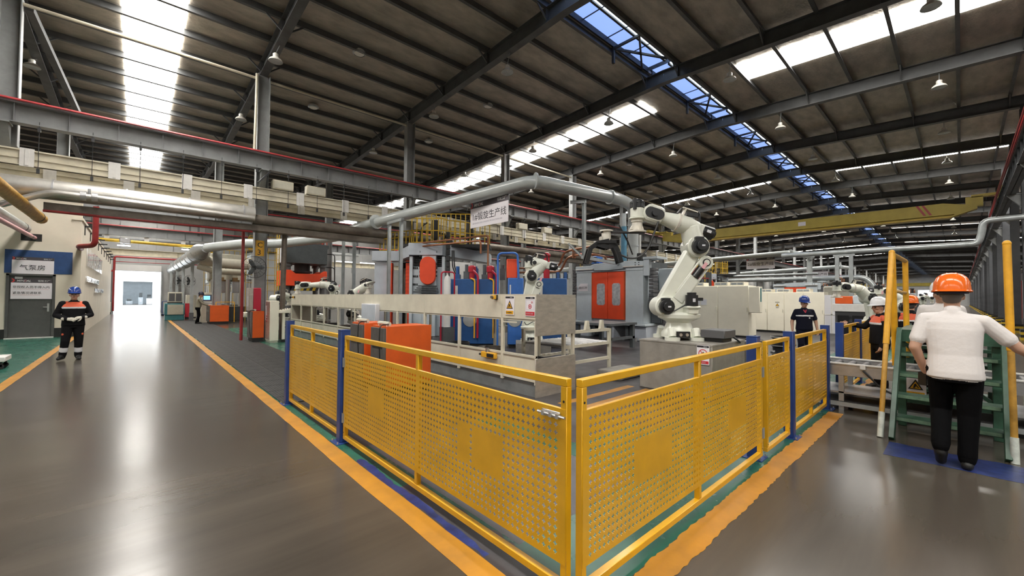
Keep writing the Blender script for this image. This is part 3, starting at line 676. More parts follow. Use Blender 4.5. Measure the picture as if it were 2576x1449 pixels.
# ---- operator consoles with orange sides
def console(label, loc, L=.85, W=.5, H=1.12, cable=True):
    t = thing('operator_console', label, 'console', loc, group='orange operator consoles')
    MB().box(.04, L - .02, .02, W - .02, 0, .14).build('plinth', 'black', t)
    MB().box(0, .04, .004, W - .004, .14, H - .03).build('front_cover', 'console_grey', t, bev=.004)
    MB().box(-.004, .004, .07, W - .07, H - .36, H - .24).build('slot', 'black_gloss', t)
    MB().box(.04, L, 0, .03, .14, H).build('side_panel', 'orange', t, bev=.004); MB().box(.04, L, W - .03, W, .14, H).build('side_panel', 'orange', t, bev=.004)
    MB().box(.04, L, .03, W - .03, .14, H - .005).build('body', 'orange', t)
    bar = MB().tube([(.12, .06, H + .035), (.12, W - .06, H + .035)], .035, 8).build('hand_rest', 'beige', t)
    MB().box(.09, .15, .08, .12, H - .01, H + .03).box(.09, .15, W - .12, W - .08, H - .01, H + .03).build('bracket', 'beige', bar)
    if cable: MB().tube(bend([(.1, .05, H + .03), (-.06, .02, H + .03), (-.07, .02, H - .25), (-.03, .04, .3), (.02, .05, .1)], .1), .009, 6).build('cable', 'black_cable', t)
    return t
console('large orange console with grey front behind the near left fence panel', (2.9, 6.17, 0), .86, .5)
console('orange console half hidden behind the larger one at the fence', (2.9, 7.02, 0), .5, .55, 1.13)
console('orange console with grey front at the foot of the C3 column', (2.90, 16.35, 0), .38, .72, 1.06)
t = thing('red_cabinet', 'crimson box with grey front standing above the console at the C3 column', 'cabinet', (2.86, 16.55, 1.06))
MB().box(0, .12, 0, .5, 0, .79).build('front', 'stainless', t, bev=.006); MB().box(.12, .36, 0, .5, 0, .8).build('body', 'crimson', t, bev=.02); MB().box(-.004, 0, .15, .3, .15, .5).build('label', 'label_pale', t)
t = thing('control_desk', 'cream tall control cabinet with sloping button desk near the C3 column', 'control desk', (3.33, 15.72, 0))
MB().box(0, .26, 0, .68, .06, 1.42).build('cabinet', 'cream_light', t, bev=.01); MB().box(.02, .24, .02, .66, 0, .06).build('plinth', 'beige', t)
MB().box(-.006, 0, .05, .63, .1, 1.38).build('door', 'stainless', t); MB().box(-.015, -.006, .5, .62, .75, 1.25).build('label', 'label_pale', t)
for z in (.8, .72, .9): MB().cyl((-.03, .42, z), (-.006, .42, z), .022, n=8).build('button', 'red_valve', t)
MB().prism([(.26, 1.0), (.62, 1.0), (.62, 1.16), (.26, 1.08)], 'y', -.02, .40).build('desk', 'cream_light', t, bev=.006)
for k in range(4): MB().cyl((.36 + .07 * k, .05, 1.09 + .016 * k), (.36 + .07 * k, .05, 1.125 + .016 * k), .016, n=8).build('button', 'black', t)
MB().box(.38, .46, .02, .1, .1, 1.0).build('leg', 'cream_light', t); MB().box(.37, .47, .01, .11, 0, .1).build('foot', 'black', t)

# ================================================================== LONG CONVEYOR GUARD
GX, G0, G1 = 4.69, 4.57, 18.6
g = thing('conveyor_guard', 'long cream sheet-metal guard over the wheel conveyor behind the yellow fence', 'machine guard', (GX, G0, 0))
O = (GX, G0, 0)
PY = [4.57, 5.39, 6.69, 8.01, 9.30, 10.62, 11.95, 13.29, 14.63, 15.97, 17.26, 18.56]
for a, b in ((4.57, 5.39), (5.39, 8.01), (8.01, 10.62), (10.62, 13.29), (13.29, 15.97), (15.97, 18.6)):
    MB(O).box(GX, GX + .015, a + .002, b - .002, 1.245, 1.645).build('upper_panel', 'cream', g, bev=.003)
    MB(O).box(GX + .02, GX + .035, a + .002, b - .002, .24, .655).build('lower_panel', 'cream', g, bev=.003)
    MB(O).box(GX + .05, GX + .06, a, b, .0, .24).build('plinth_panel', 'galv_sheet', g, smooth=False)
    MB(O).box(5.688, 5.70, a + .015, b, 1.3, 1.636).build('rear_panel', 'cream', g, smooth=False)
for y in PY:
    MB(O).box(GX + .002, GX + .05, y - (0 if y == 4.57 else .03), y + .03, .2, 1.25).build('post', 'cream', g, bev=.003)
    MB(O).box(5.635, 5.686, y + .012, y + .06, 0, 1.638).build('rear_post', 'cream', g, bev=.003)
MB(O).box(GX + .01, GX + .05, G0, G1, 1.215, 1.245).build('rail', 'beige', g); MB(O).box(GX + .005, GX + .05, G0, G1, .63, .665).build('rail', 'beige', g)
MB(O).box(GX, 5.69, G0, G1, 1.64, 1.655).build('roof_sheet', 'cream', g, smooth=False)
MB(O).box(GX, 5.69, G0 - .004, G0 + .01, .98, 1.655).build('end_panel', 'stainless', g, bev=.003); MB(O).box(GX, 5.69, G0 - .004, G0 + .01, .0, .62).build('end_panel', 'stainless', g, bev=.003)
MB(O).box(GX, 5.69, G1 - .015, G1, 0, 1.645).build('end_panel', 'cream', g)
MB(O).box(GX - .004, GX, 5.0, 5.35, 1.17, 1.2).build('edge_bar', 'beige', g)
rolls = MB((4.69, 4.57, 0))
k = 4.75
while k < 18.4: rolls.cyl((4.85, k, .42), (5.58, k, .42), .035, n=8); k += .24
rolls.box(4.8, 4.85, 4.65, 18.5, .34, .5).box(5.58, 5.63, 4.65, 18.5, .34, .5)
tag(rolls.build('roller_bed', 'steel_dark', g), kind='stuff')
for i, y in enumerate((6.3, 7.45, 9.0, 10.2, 11.4, 12.9, 14.1, 15.4, 16.6)):
    q = thing('wheel_blank', 'dark forged wheel blank lying on the rollers, %s from the near end of the guard' % ORD[i], 'wheel', (5.2, y, .46), group='wheel blanks on the conveyor')
    MB().lathe([(.0, .05), (.08, .05), (.09, .02), (.2, .02), (.25, .16), (.27, .16), (.27, .0), (.0, .0)], n=24).build('rim', 'steel_dark' if i % 2 else 'pipe_rust', q)
    MB().lathe([(.05, .05), (.05, .07), (.03, .07), (.0, .07)], n=12).build('hub', 'galv', q)
# signs and switches on the guard
def hazard_sign(root, w_, h, kind, yy=0):
    """small board in local x/z plane facing -y"""
    MB().box(0, w_, yy, yy + .008, 0, h).build('board', 'sign_white', root, bev=.003)
    MB().box(w_ * .03, w_ * .97, yy - .002, yy, h * .89, h * .985).build('header_strip', 'ink', root, smooth=False)
    text('MINDAL', h * .05, (w_ * .55, yy - .004, h * .915), (1, 0, 0), (0, 0, 1), 'ink_white', root, ext=.0005)
    c = w_ / 2
    if kind == 'warn':
        MB().prism([(c - w_ * .36, h * .34), (c + w_ * .36, h * .34), (c, h * .78)], 'y', yy - .002, yy).build('triangle', 'ink', root, smooth=False)
        MB().prism([(c - w_ * .26, h * .375), (c + w_ * .26, h * .375), (c, h * .69)], 'y', yy - .004, yy - .002).build('triangle_field', 'sign_yellow', root, smooth=False)
        MB().prism([(c - w_ * .12, h * .4), (c - w_ * .04, h * .4), (c + w_ * .03, h * .5), (c + w_ * .13, h * .4), (c + w_ * .16, h * .43), (c + w_ * .06, h * .52), (c + w_ * .02, h * .6), (c - w_ * .06, h * .57)], 'y', yy - .006, yy - .004).build('pictogram', 'ink', root, smooth=False)
        MB().box(w_ * .08, w_ * .92, yy - .002, yy, h * .05, h * .23).build('caption', 'sign_yellow', root, smooth=False)
        text('当心机械伤人', h * .085, (w_ * .1, yy - .004, h * .11), (1, 0, 0), (0, 0, 1), 'ink', root, ext=.0005, sx=.62 * w_ / (h * .44))
    elif kind == 'stop':
        q = MB()
        for cx, cz, r0, r1, mi in ((c, h * .5, .115 * h, .08 * h, 0), (c, h * .5, .04 * h, 0, 0), (c + w_ * .2, h * .71, .055 * h, .04 * h, 0), (c + w_ * .2, h * .71, .018 * h, 0, 0)):
            prof = [(r1, yy - .002), (r0, yy - .002), (r0, yy), (r1, yy)] if r1 else [(0, yy - .002), (r0, yy - .002), (r0, yy)]
            q.lathe([(a, b) for a, b in prof], (cx, 0, cz), 20, (0, 1, 0))
        q.build('pictogram', 'sign_red', root)
        fr = MB()
        for a, b, e, f_ in ((.1, .9, .33, .34), (.1, .9, .83, .84), (.1, .115, .33, .84), (.885, .9, .33, .84)): fr.box(w_ * a, w_ * b, yy - .001, yy, h * e, h * f_)
        fr.build('frame_line', 'ink_grey', root, smooth=False)
        MB().box(w_ * .04, w_ * .96, yy - .002, yy, h * .05, h * .24).build('caption', 'sign_red', root, smooth=False)
        text('紧急停止按钮', h * .09, (w_ * .1, yy - .004, h * .11), (1, 0, 0), (0, 0, 1), 'sign_pink', root, ext=.0005, sx=.6 * w_ / (h * .44))
    else:
        q = MB().lathe([(.30 * w_, yy - .002), (.36 * w_, yy - .002), (.36 * w_, yy), (.30 * w_, yy)], (c, 0, h * .57), 24, (0, 1, 0))
        q.bar((c - .22 * w_, yy - .001, h * .57 + .22 * w_), (c + .22 * w_, yy - .001, h * .57 - .22 * w_), .003, .055 * w_)
        q.build('prohibition_ring', 'sign_red', root)
        MB().prism([(c - .2 * w_, h * .5), (c + .2 * w_, h * .5), (c + .2 * w_, h * .56), (c + .08 * w_, h * .6), (c + .04 * w_, h * .68), (c - .04 * w_, h * .62), (c - .2 * w_, h * .56)], 'y', yy - .0015, yy).build('pictogram', 'ink', root, smooth=False)
        MB().box(w_ * .06, w_ * .94, yy - .002, yy, h * .05, h * .2).build('caption', 'sign_red', root, smooth=False)
        text('禁止靠近', h * .1, (w_ * .12, yy - .004, h * .09), (1, 0, 0), (0, 0, 1), 'sign_pink', root, ext=.0005)
s = thing('warning_sign', 'yellow triangle warning sign on the near end of the cream guard', 'sign', (GX - .01, 5.29, 1.30), -math.pi / 2); hazard_sign(s, .22, .32, 'warn')
s = thing('stop_sign', 'red circle emergency stop sign at the near corner of the cream guard', 'sign', (GX - .01, 4.80, 1.295), -math.pi / 2); hazard_sign(s, .22, .32, 'stop')
def estop(lab, y, z, big=1.0):
    t = thing('emergency_stop', lab, 'switch', (GX, y, z)); MB().box(-.03, 0, -.05, .03, -.035, .05).build('back_plate', 'black', t, bev=.004)
    MB().box(-.09, -.03, -.045, .025, -.03, .045).build('housing', 'sign_yellow', t, bev=.006); MB().cyl((-.125, -.01, .008), (-.09, -.01, .008), .024, n=12).build('button', 'pipe_rust', t)
estop('yellow emergency stop box left of the triangle sign on the guard', 5.55, 1.595); estop('yellow emergency stop box at the far left end of the guard', 18.1, 1.53)
t = thing('limit_switch', 'yellow limit switch block on the lower rail of the guard', 'switch', (GX, 5.7, .52))
MB().box(-.06, 0, -.2, .2, 0, .1).build('body', 'sign_yellow', t, bev=.008); MB().box(-.07, -.06, -.16, .02, .02, .08).build('cover', 'black', t); MB().cyl((-.03, .05, .1), (-.03, .05, .17), .03, n=10).build('head', 'zinc', t); MB().cyl((-.06, .23, .05), (-.06, .19, .05), .02, n=8).build('gland', 'black', t)
t = thing('junction_box', 'pale grey junction box on the middle of the cream guard', 'box', (GX - .12, 10.25, .93))
MB().box(0, .12, 0, .9, 0, .47).build('body', 'label_pale', t, bev=.01); MB().box(-.004, 0, .03, .87, .03, .44).build('lid', 'machine_blue_grey', t)
t = thing('parts_crate', 'small clear plastic crate with red end beside the guard', 'crate', (3.9, 9.0, 0)); MB().box(0, .5, 0, .75, .1, .5).build('tub', 'machine_blue_grey', t, bev=.02); MB().box(0, .5, -.01, 0, .1, .45).build('end_plate', 'sign_pink', t); MB().box(0, .5, 0, .75, 0, .1).build('base', 'box_grey', t)
# transfer table behind the end of the guard
t = thing('transfer_table', 'cream roller transfer table behind the near end of the guard', 'table', (6.0, 5.1, 0))
for x in (0, 1.5):
    for y in (0, 1.1): MB().box(x, x + .06, y, y + .06, 0, .95).build('leg', 'cream', t)
for z in (.3, .62, .9):
    for y in (0, 1.1): MB().box(.06, 1.5, y + .006, y + .054, z, z + .06).build('rail', 'cream', t)
for k in range(9): MB().cyl((.1 + .17 * k, .03, .66), (.1 + .17 * k, 1.13, .66), .03, n=8).build('roller', 'alu', t)
for x in (.25, .75, 1.25): MB().prism([(x - .07, .96), (x + .07, .96), (x + .03, 1.14), (x - .03, 1.14)], 'y', .0, .06).build('bracket', 'cream', t)
t = thing('work_table', 'dark grey steel table in front of the orange-door press', 'table', (10.6, 7.2, 0))
for x in (0, 1.3):
    for y in (0, 1.2): MB().box(x, x + .12, y, y + .12, 0, .75).build('leg', 'machine_dark', t)
MB().box(-.05, 1.47, -.05, 1.37, .75, .82).build('top', 'machine_dark', t); MB().box(0, 1.42, 0, .08, .3, .38).build('stretcher', 'machine_dark', t)
tag(MB((6.9, 4.9, 0)).box(6.9, 7.9, 4.45, 5.0, .0, .16).build('floor_plate', 'concrete_block', loc=(6.9, 4.9, 0), bev=.02), 'low grey concrete step beside the robot pedestal', 'step')

# ================================================================== ROBOT PEDESTAL AND ROBOTS
pd = thing('robot_pedestal', 'grey steel pedestal block carrying the large white robot', 'pedestal', (6.77, 2.68, 0))
MB().box(0, 1.45, 0, 1.28, 0, .86).build('block', 'pedestal', pd, bev=.012); MB().box(-.006, 1.456, -.006, 1.286, .835, .865).build('top_plate', 'pedestal', pd, bev=.004)
MB().box(1.0, 2.1, .1, 1.1, .0, .80).build('rear_block', 'box_grey', pd, bev=.01)
s = thing('no_touch_sign', 'red prohibition sign on the corner of the robot pedestal', 'sign', (6.755, 2.92, .54), -math.pi / 2); hazard_sign(s, .2, .31, 'ban')
t = thing('cable_box', 'flat dark grey cable box on the pedestal beside the robot', 'box', (7.25, 2.72, .87)); MB().box(.0, .5, -.05, .35, .06, .2).build('cover', 'box_grey', t, bev=.012); MB().box(.05, .45, .0, .3, 0, .06).build('foot', 'black', t); MB().tube(bend([(.45, -.03, .06), (.55, -.08, .0), (.7, -.06, -.05), (.8, .0, -.02)], .1), .015, 6).build('cable', 'black_cable', t)

YAW = R(-42.4)
def robot(label, loc, rz, s, J2, J3, BK, WR, tool=0, body=True, group='white handling robots'):
    """jointed handling robot; its arm swings in the local x/z plane, y points away. s = scale in metres, joints in local units"""
    t = thing('handling_robot', label, 'robot', loc, rz, group)
    def Q(x, y, z): return Vector((x * s, y * s, z * s))
    W_, B_ = 'robot_white', 'motor_black'
    def part(nm, mb, m, p=t, **k): return mb.build(nm, m, p, **k)
    if loc[2] > .05 and loc[2] < .8: part('riser', MB().box(-.5 * s, .5 * s, -.5 * s, .5 * s, -loc[2], 0), 'concrete_block', bev=.01)
    if body:
        b = MB()
        for a in (-.33, .10):
            for c in (-.3, .3):
                b.cyl(Q(a + .1, c, 0), Q(a + .1, c, .06), .13 * s, n=10).cyl(Q(a + .1, c, .06), Q(a + .1, c * .8, .2), .07 * s, n=8)
        b.lathe([(.30 * s, .04 * s), (.30 * s, .12 * s), (.25 * s, .2 * s), (.21 * s, .3 * s), (.23 * s, .33 * s), (0, .33 * s)], (0, 0, 0), 24)
        part('base', b, W_)
        q = part('connector_plate', MB().box(-.16 * s, .06 * s, -.36 * s, -.30 * s, .05 * s, .16 * s), B_)
        for a in (-.11, -.0): part('connector', MB().cyl(Q(a, -.38, .105), Q(a, -.36, .105), .028 * s, n=10), 'zinc', q)
        part('turret_plate', MB().lathe([(0, .33 * s), (.24 * s, .33 * s), (.36 * s, .39 * s), (.37 * s, .45 * s), (.30 * s, .49 * s), (0, .49 * s)], (0, 0, 0), 28), W_)
        part('turret', MB().prism([(-.34 * s, .47 * s), (-.30 * s, .62 * s), (-.36 * s, .72 * s), (-.1 * s, .78 * s), (.10 * s, .66 * s), (.28 * s, .62 * s), (.30 * s, .47 * s)], 'y', -.16 * s, .16 * s), W_, bev=.02 * s)
        part('axis_housing', MB().box(.02 * s, .22 * s, -.36 * s, .05 * s, .46 * s, .60 * s).box(.0 * s, .24 * s, -.40 * s, .0 * s, .56 * s, .61 * s), W_, bev=.02 * s)
        mo = part('axis_motor', MB().cyl(Q(.11, -.30, .61), Q(.11, -.30, .80), .105 * s, n=12).cyl(Q(.11, -.30, .80), Q(.11, -.30, .845), .078 * s, n=10).box(.2 * s, .30 * s, -.33 * s, -.26 * s, .70 * s, .755 * s), B_)
        part('label', MB().box(.085 * s, .13 * s, -.412 * s, -.402 * s, .68 * s, .74 * s), 'label_pale', mo)
        part('cable', MB().tube(bend([Q(-.26, -.22, .60), Q(-.2, -.25, .50), Q(.0, -.27, .62), Q(.08, -.24, .66)], .1 * s), .012 * s, 6), 'black_cable')
    a, b = Vector((J2[0], 0, J2[1])), Vector((J3[0], 0, J3[1])); d = (b - a).normalized(); n = Vector((-d.z, 0, d.x))
    # lower arm: tapered web plate with round ends
    def ring(c, r, a0, a1, k=9): return [(c.x + math.cos(a0 + (a1 - a0) * i / k) * r, c.z + math.sin(a0 + (a1 - a0) * i / k) * r) for i in range(k + 1)]
    an = math.atan2(d.z, d.x)
    poly = ring(a, .155, an + math.pi / 2, an + 1.5 * math.pi) + ring(b, .135, an - math.pi / 2, an + math.pi / 2)
    part('lower_arm', MB().prism([(x * s, z * s) for x, z in poly], 'y', -.085 * s, .085 * s), W_, bev=.025 * s)
    for c, r in ((a, .185), (b, .20)):
        q = part('joint_housing', MB().cyl(Q(c.x, -.17, c.z), Q(c.x, .19, c.z), r * s, n=28), W_, bev=.015 * s)
        mq = part('joint_motor', MB().cyl(Q(c.x, -.26, c.z), Q(c.x, -.17, c.z), r * .72 * s, n=14).cyl(Q(c.x, -.31, c.z), Q(c.x, -.26, c.z), r * .45 * s, n=10).box((c.x - .09) * s, (c.x + .06) * s, -.25 * s, -.17 * s, (c.z + r * .55) * s, (c.z + r * .82) * s), B_, q, bev=.006 * s)
        part('label', MB().box((c.x - .01) * s, (c.x + .045) * s, -.315 * s, -.31 * s, (c.z - .015) * s, (c.z + .012) * s), 'label_pale', q)
    # balancer beside the lower arm
    o1 = a + d * .30 - n * .15; o2 = b - d * .20 - n * .25
    dd = (o2 - o1).normalized(); nn = Vector((-dd.z, 0, dd.x))
    q = part('balancer', MB().bar(Q(o1.x, -.14, o1.z) + nn * .10 * s, Q(o2.x, -.14, o2.z) + nn * .10 * s, .05 * s, .03 * s, up=nn).bar(Q(o1.x, -.14, o1.z) - nn * .10 * s, Q(o2.x, -.14, o2.z) - nn * .10 * s, .05 * s, .03 * s, up=nn).cyl(Q(o2.x, -.19, o2.z), Q(o2.x, -.10, o2.z), .125 * s, n=18).bar(Q(o1.x, -.15, o1.z) - dd * .1 * s, Q(o1.x, -.15, o1.z) + dd * .42 * s, .05 * s, .19 * s, up=nn), W_, bev=.008 * s)
    part('pin', MB().cyl(Q(o2.x, -.205, o2.z), Q(o2.x, -.19, o2.z), .07 * s, n=16), 'black', q); part('pin_cap', MB().cyl(Q(o2.x, -.21, o2.z), Q(o2.x, -.205, o2.z), .05 * s, n=16), W_, q)
    part('spring_cylinder', MB().cyl(Q(o1.x, -.14, o1.z) + dd * .42 * s, Q(o2.x, -.14, o2.z) - dd * .12 * s, .07 * s, n=12), 'black_gloss', q)
    mid = (o1 + dd * .62); part('label', MB().bar(Q(mid.x, -.212, mid.z), Q(mid.x, -.212, mid.z) + dd * .12 * s, .005 * s, .06 * s, up=nn), 'sign_pink', q)
    # upper arm
    e = Vector((BK[0], 0, BK[1])); wv = Vector((WR[0], 0, WR[1])); u = (wv - e).normalized(); m_ = Vector((-u.z, 0, u.x)); m_ = -m_ if m_.z < 0 else m_; L = (wv - e).length
    P = lambda t_, h=0: e + u * t_ + m_ * h
    part('elbow_housing', MB().tube([Q(b.x, 0, b.z) , Q(*(b * .5 + P(.16) * .5)), Q(*P(.16))], [.19 * s, .185 * s, .17 * s], 18), W_, bev=.01 * s)
    part('upper_arm', MB().tube([Q(*P(.02)), Q(*P(.22)), Q(*P(.40)), Q(*P(.46)), Q(*P(L * .68)), Q(*P(L * .76))], [.13 * s, .165 * s, .165 * s, .15 * s, .115 * s, .125 * s], 20), W_)
    part('arm_flange', MB().cyl(Q(*P(.39)), Q(*P(.43)), .175 * s, n=24), 'robot_joint')
    hd = []
    for t_, h in ((L * .70, .135), (L * .80, .16), (L * 1.0, .16), (L * 1.08, .06), (L * 1.08, -.06), (L * 1.0, -.15), (L * .80, -.15), (L * .70, -.125)): p_ = P(t_, h); hd.append((p_.x * s, p_.z * s))
    fk = part('wrist_fork', MB().prism(hd, 'y', -.12 * s, .12 * s), W_, bev=.03 * s)
    w0, w1 = P(L * .80), P(L * .965)
    ov = [(q_[0] * s, q_[1] * s) for q_ in ring(w0, .095, math.atan2(u.z, u.x) + math.pi / 2, math.atan2(u.z, u.x) + 1.5 * math.pi, 8) + ring(w1, .095, math.atan2(u.z, u.x) - math.pi / 2, math.atan2(u.z, u.x) + math.pi / 2, 8)]
    mo = part('wrist_motor', MB().prism(ov, 'y', -.135 * s, -.118 * s).cyl(Q(*(w0 * .5 + w1 * .5)) + Vector((0, -.18 * s, 0)), Q(*(w0 * .5 + w1 * .5)) + Vector((0, -.13 * s, 0)), .06 * s, n=12), B_, fk)
    rm_ = part('rear_motor', MB().cyl(Q(*P(-.28)), Q(*P(-.06)), .12 * s, n=10).cyl(Q(*P(-.32)), Q(*P(-.28)), .07 * s, n=8), B_, bev=.01 * s)
    part('motor_seat', MB().bar(Q(*P(-.08)), Q(*P(.08)), .2 * s, .2 * s, up=m_), W_, bev=.015 * s)
    part('label', MB().bar(Q(*P(-.2)) + Vector((0, -.122 * s, 0)), Q(*P(-.12)) + Vector((0, -.122 * s, 0)), .004 * s, .05 * s, up=m_), 'label_pale', rm_)
    part('hose_loop', MB().tube(bend([Q(*P(.45, .17)), Q(*P(.40, .30)), Q(*P(.2, .36)), Q(*P(.06, .3)), Q(*P(.02, .14))], .12 * s), .02 * s, 6).bar(Q(*P(.30, .2)), Q(*P(.1, .24)), .12 * s, .06 * s, up=m_), B_)
    part('hose_bracket', MB().bar(Q(*P(.36, .12)), Q(*P(.34, .30)), .1 * s, .03 * s).bar(Q(*P(.40, .29)), Q(*P(.12, .29)), .12 * s, .02 * s, up=m_), 'robot_joint')
    # wrist unit and flange hanging down
    c = P(L * 1.12); cw = Q(c.x, 0, c.z)
    wu = part('wrist', MB().cyl(cw + Q(-.06, 0, .04), cw + Q(-.06, 0, -.14), .125 * s, n=18).cyl(cw + Q(-.06, 0, -.14), cw + Q(-.06, 0, -.17), .15 * s, n=18), W_, bev=.01 * s)
    part('wrist_motor', MB().cyl(cw + Q(-.06, 0, .04), cw + Q(-.06, 0, .15), .135 * s, n=10).ell(cw + Q(-.06, 0, .13), (.135 * s, .135 * s, .08 * s)).cyl(cw + Q(-.13, -.1, .0), cw + Q(-.13, -.1, .2), .035 * s, n=8), B_, wu)
    fl = part('tool_flange', MB().cyl(cw + Q(-.06, 0, -.17), cw + Q(-.06, 0, -.22), .11 * s, n=18).cyl(cw + Q(-.06, 0, -.22), cw + Q(-.06, 0, -.38), .095 * s, n=18).prism([((c.x - .2) * s, (c.z - .36) * s), ((c.x - .12) * s, (c.z - .22) * s), ((c.x) * s, (c.z - .22) * s), ((c.x + .05) * s, (c.z - .36) * s)], 'y', -.05 * s, .05 * s).cyl(cw + Q(-.07, 0, -.38), cw + Q(-.07, 0, -.41), .17 * s, n=20), 'robot_joint')
    return t, cw, Q
SC = 7.30 / 1032.49
def L2(px, py): return ((px - 1717) * SC, (857 - py) * SC)
rb_, cw, Q = robot('large white handling robot on the grey pedestal by the right aisle', (7.335, 3.50, .866), YAW, 1.0, L2(1675, 773), L2(1760, 619), L2(1768, 573), L2(1634, 529))
# long gripper carried by the big robot
x0, z0 = L2(1516, 581); x1, z1 = L2(1628, 578)
MB().box(x0, x1, -.05, .05, z0 - .02, z0 + .012).build('gripper_beam', 'steel_dark', rb_, bev=.004)
gx, gz = L2(1529, 594)
gq = MB().cyl((gx, 0, gz - .10), (gx, 0, gz + .10), .085, n=16).cyl((gx, 0, gz + .10), (gx, 0, gz + .125), .12, n=16).box(gx - .12, gx - .08, -.05, .05, gz - .12, gz + .0).build('gripper_cylinder', 'robot_joint', rb_)
jw = MB()
for q in ([(1533, 606), (1504, 612), (1486, 625), (1475, 664)], [(1533, 606), (1548, 616), (1556, 634), (1564, 662)], [(1500, 614), (1530, 622), (1552, 614)]):
    for yo in (-.12, .12):
        pts = [(L2(*p_)[0], yo, L2(*p_)[1]) for p_ in q]
        for a_, b_ in zip(pts, pts[1:]): jw.bar(a_, b_, .04, .075)
jw.box(gx - .18, gx + .15, -.16, .16, L2(0, 613)[1], L2(0, 606)[1])
jw.build('gripper_jaw', 'black_gloss', gq)
MB().tube(bend([(L2(1660, 555)[0], -.1, L2(0, 555)[1]), (L2(1650, 580)[0], -.12, L2(0, 580)[1]), (L2(1632, 625)[0], -.15, L2(0, 625)[1]), (L2(1612, 648)[0], -.15, L2(0, 648)[1]), (L2(1585, 652)[0], -.12, L2(0, 652)[1]), (L2(1560, 640)[0], -.1, L2(0, 640)[1])], .25), .018, 6).build('hose', 'black_cable', rb_)
MB().tube([(L2(1566, 560)[0], .1, L2(0, 560)[1]), (L2(1590, 605)[0], .1, L2(0, 605)[1]), (L2(1602, 638)[0], .1, L2(0, 638)[1])], .014, 6).build('hose', 'black_cable', rb_)
def place(depth, px, py, z):   # helper for the rear robots: base point below a sight line
    return None
robot('white robot with curved arm behind the warning signs of the guard', (8.3, 8.2, .35), YAW, .95, (-.22, .95), (-.05, 1.95), (.42, 2.28), (-.02, 2.36))
robot('white robot in front of the blue-grey octagonal press', (6.35, 15.9, .2), R(-60), .95, (-.2, .75), (-.15, 1.55), (.2, 1.78), (.55, 1.95))
robot('white robot reaching level across the orange forging press', (6.35, 20.6, .1), YAW, 1.0, (.7, 1.05), (.72, 1.85), (.55, 2.05), (-.75, 2.0))
robot('dusty white robot behind the C3 column', (4.7, 20.5, .1), R(40), .9, (-.2, .75), (-.3, 1.5), (.1, 1.75), (.7, 1.6))
robot('white robot beside the orange and grey machine at the right', (18.3, 2.1, .2), YAW, .95, (.1, .75), (-.05, 1.55), (-.2, 1.85), (-1.0, 1.95))
robot('white robot raised high behind the yellow stair rail', (19.5, 1.75, .15), YAW, .9, (-.2, .75), (.4, 1.35), (.6, 1.62), (-.2, 1.98))
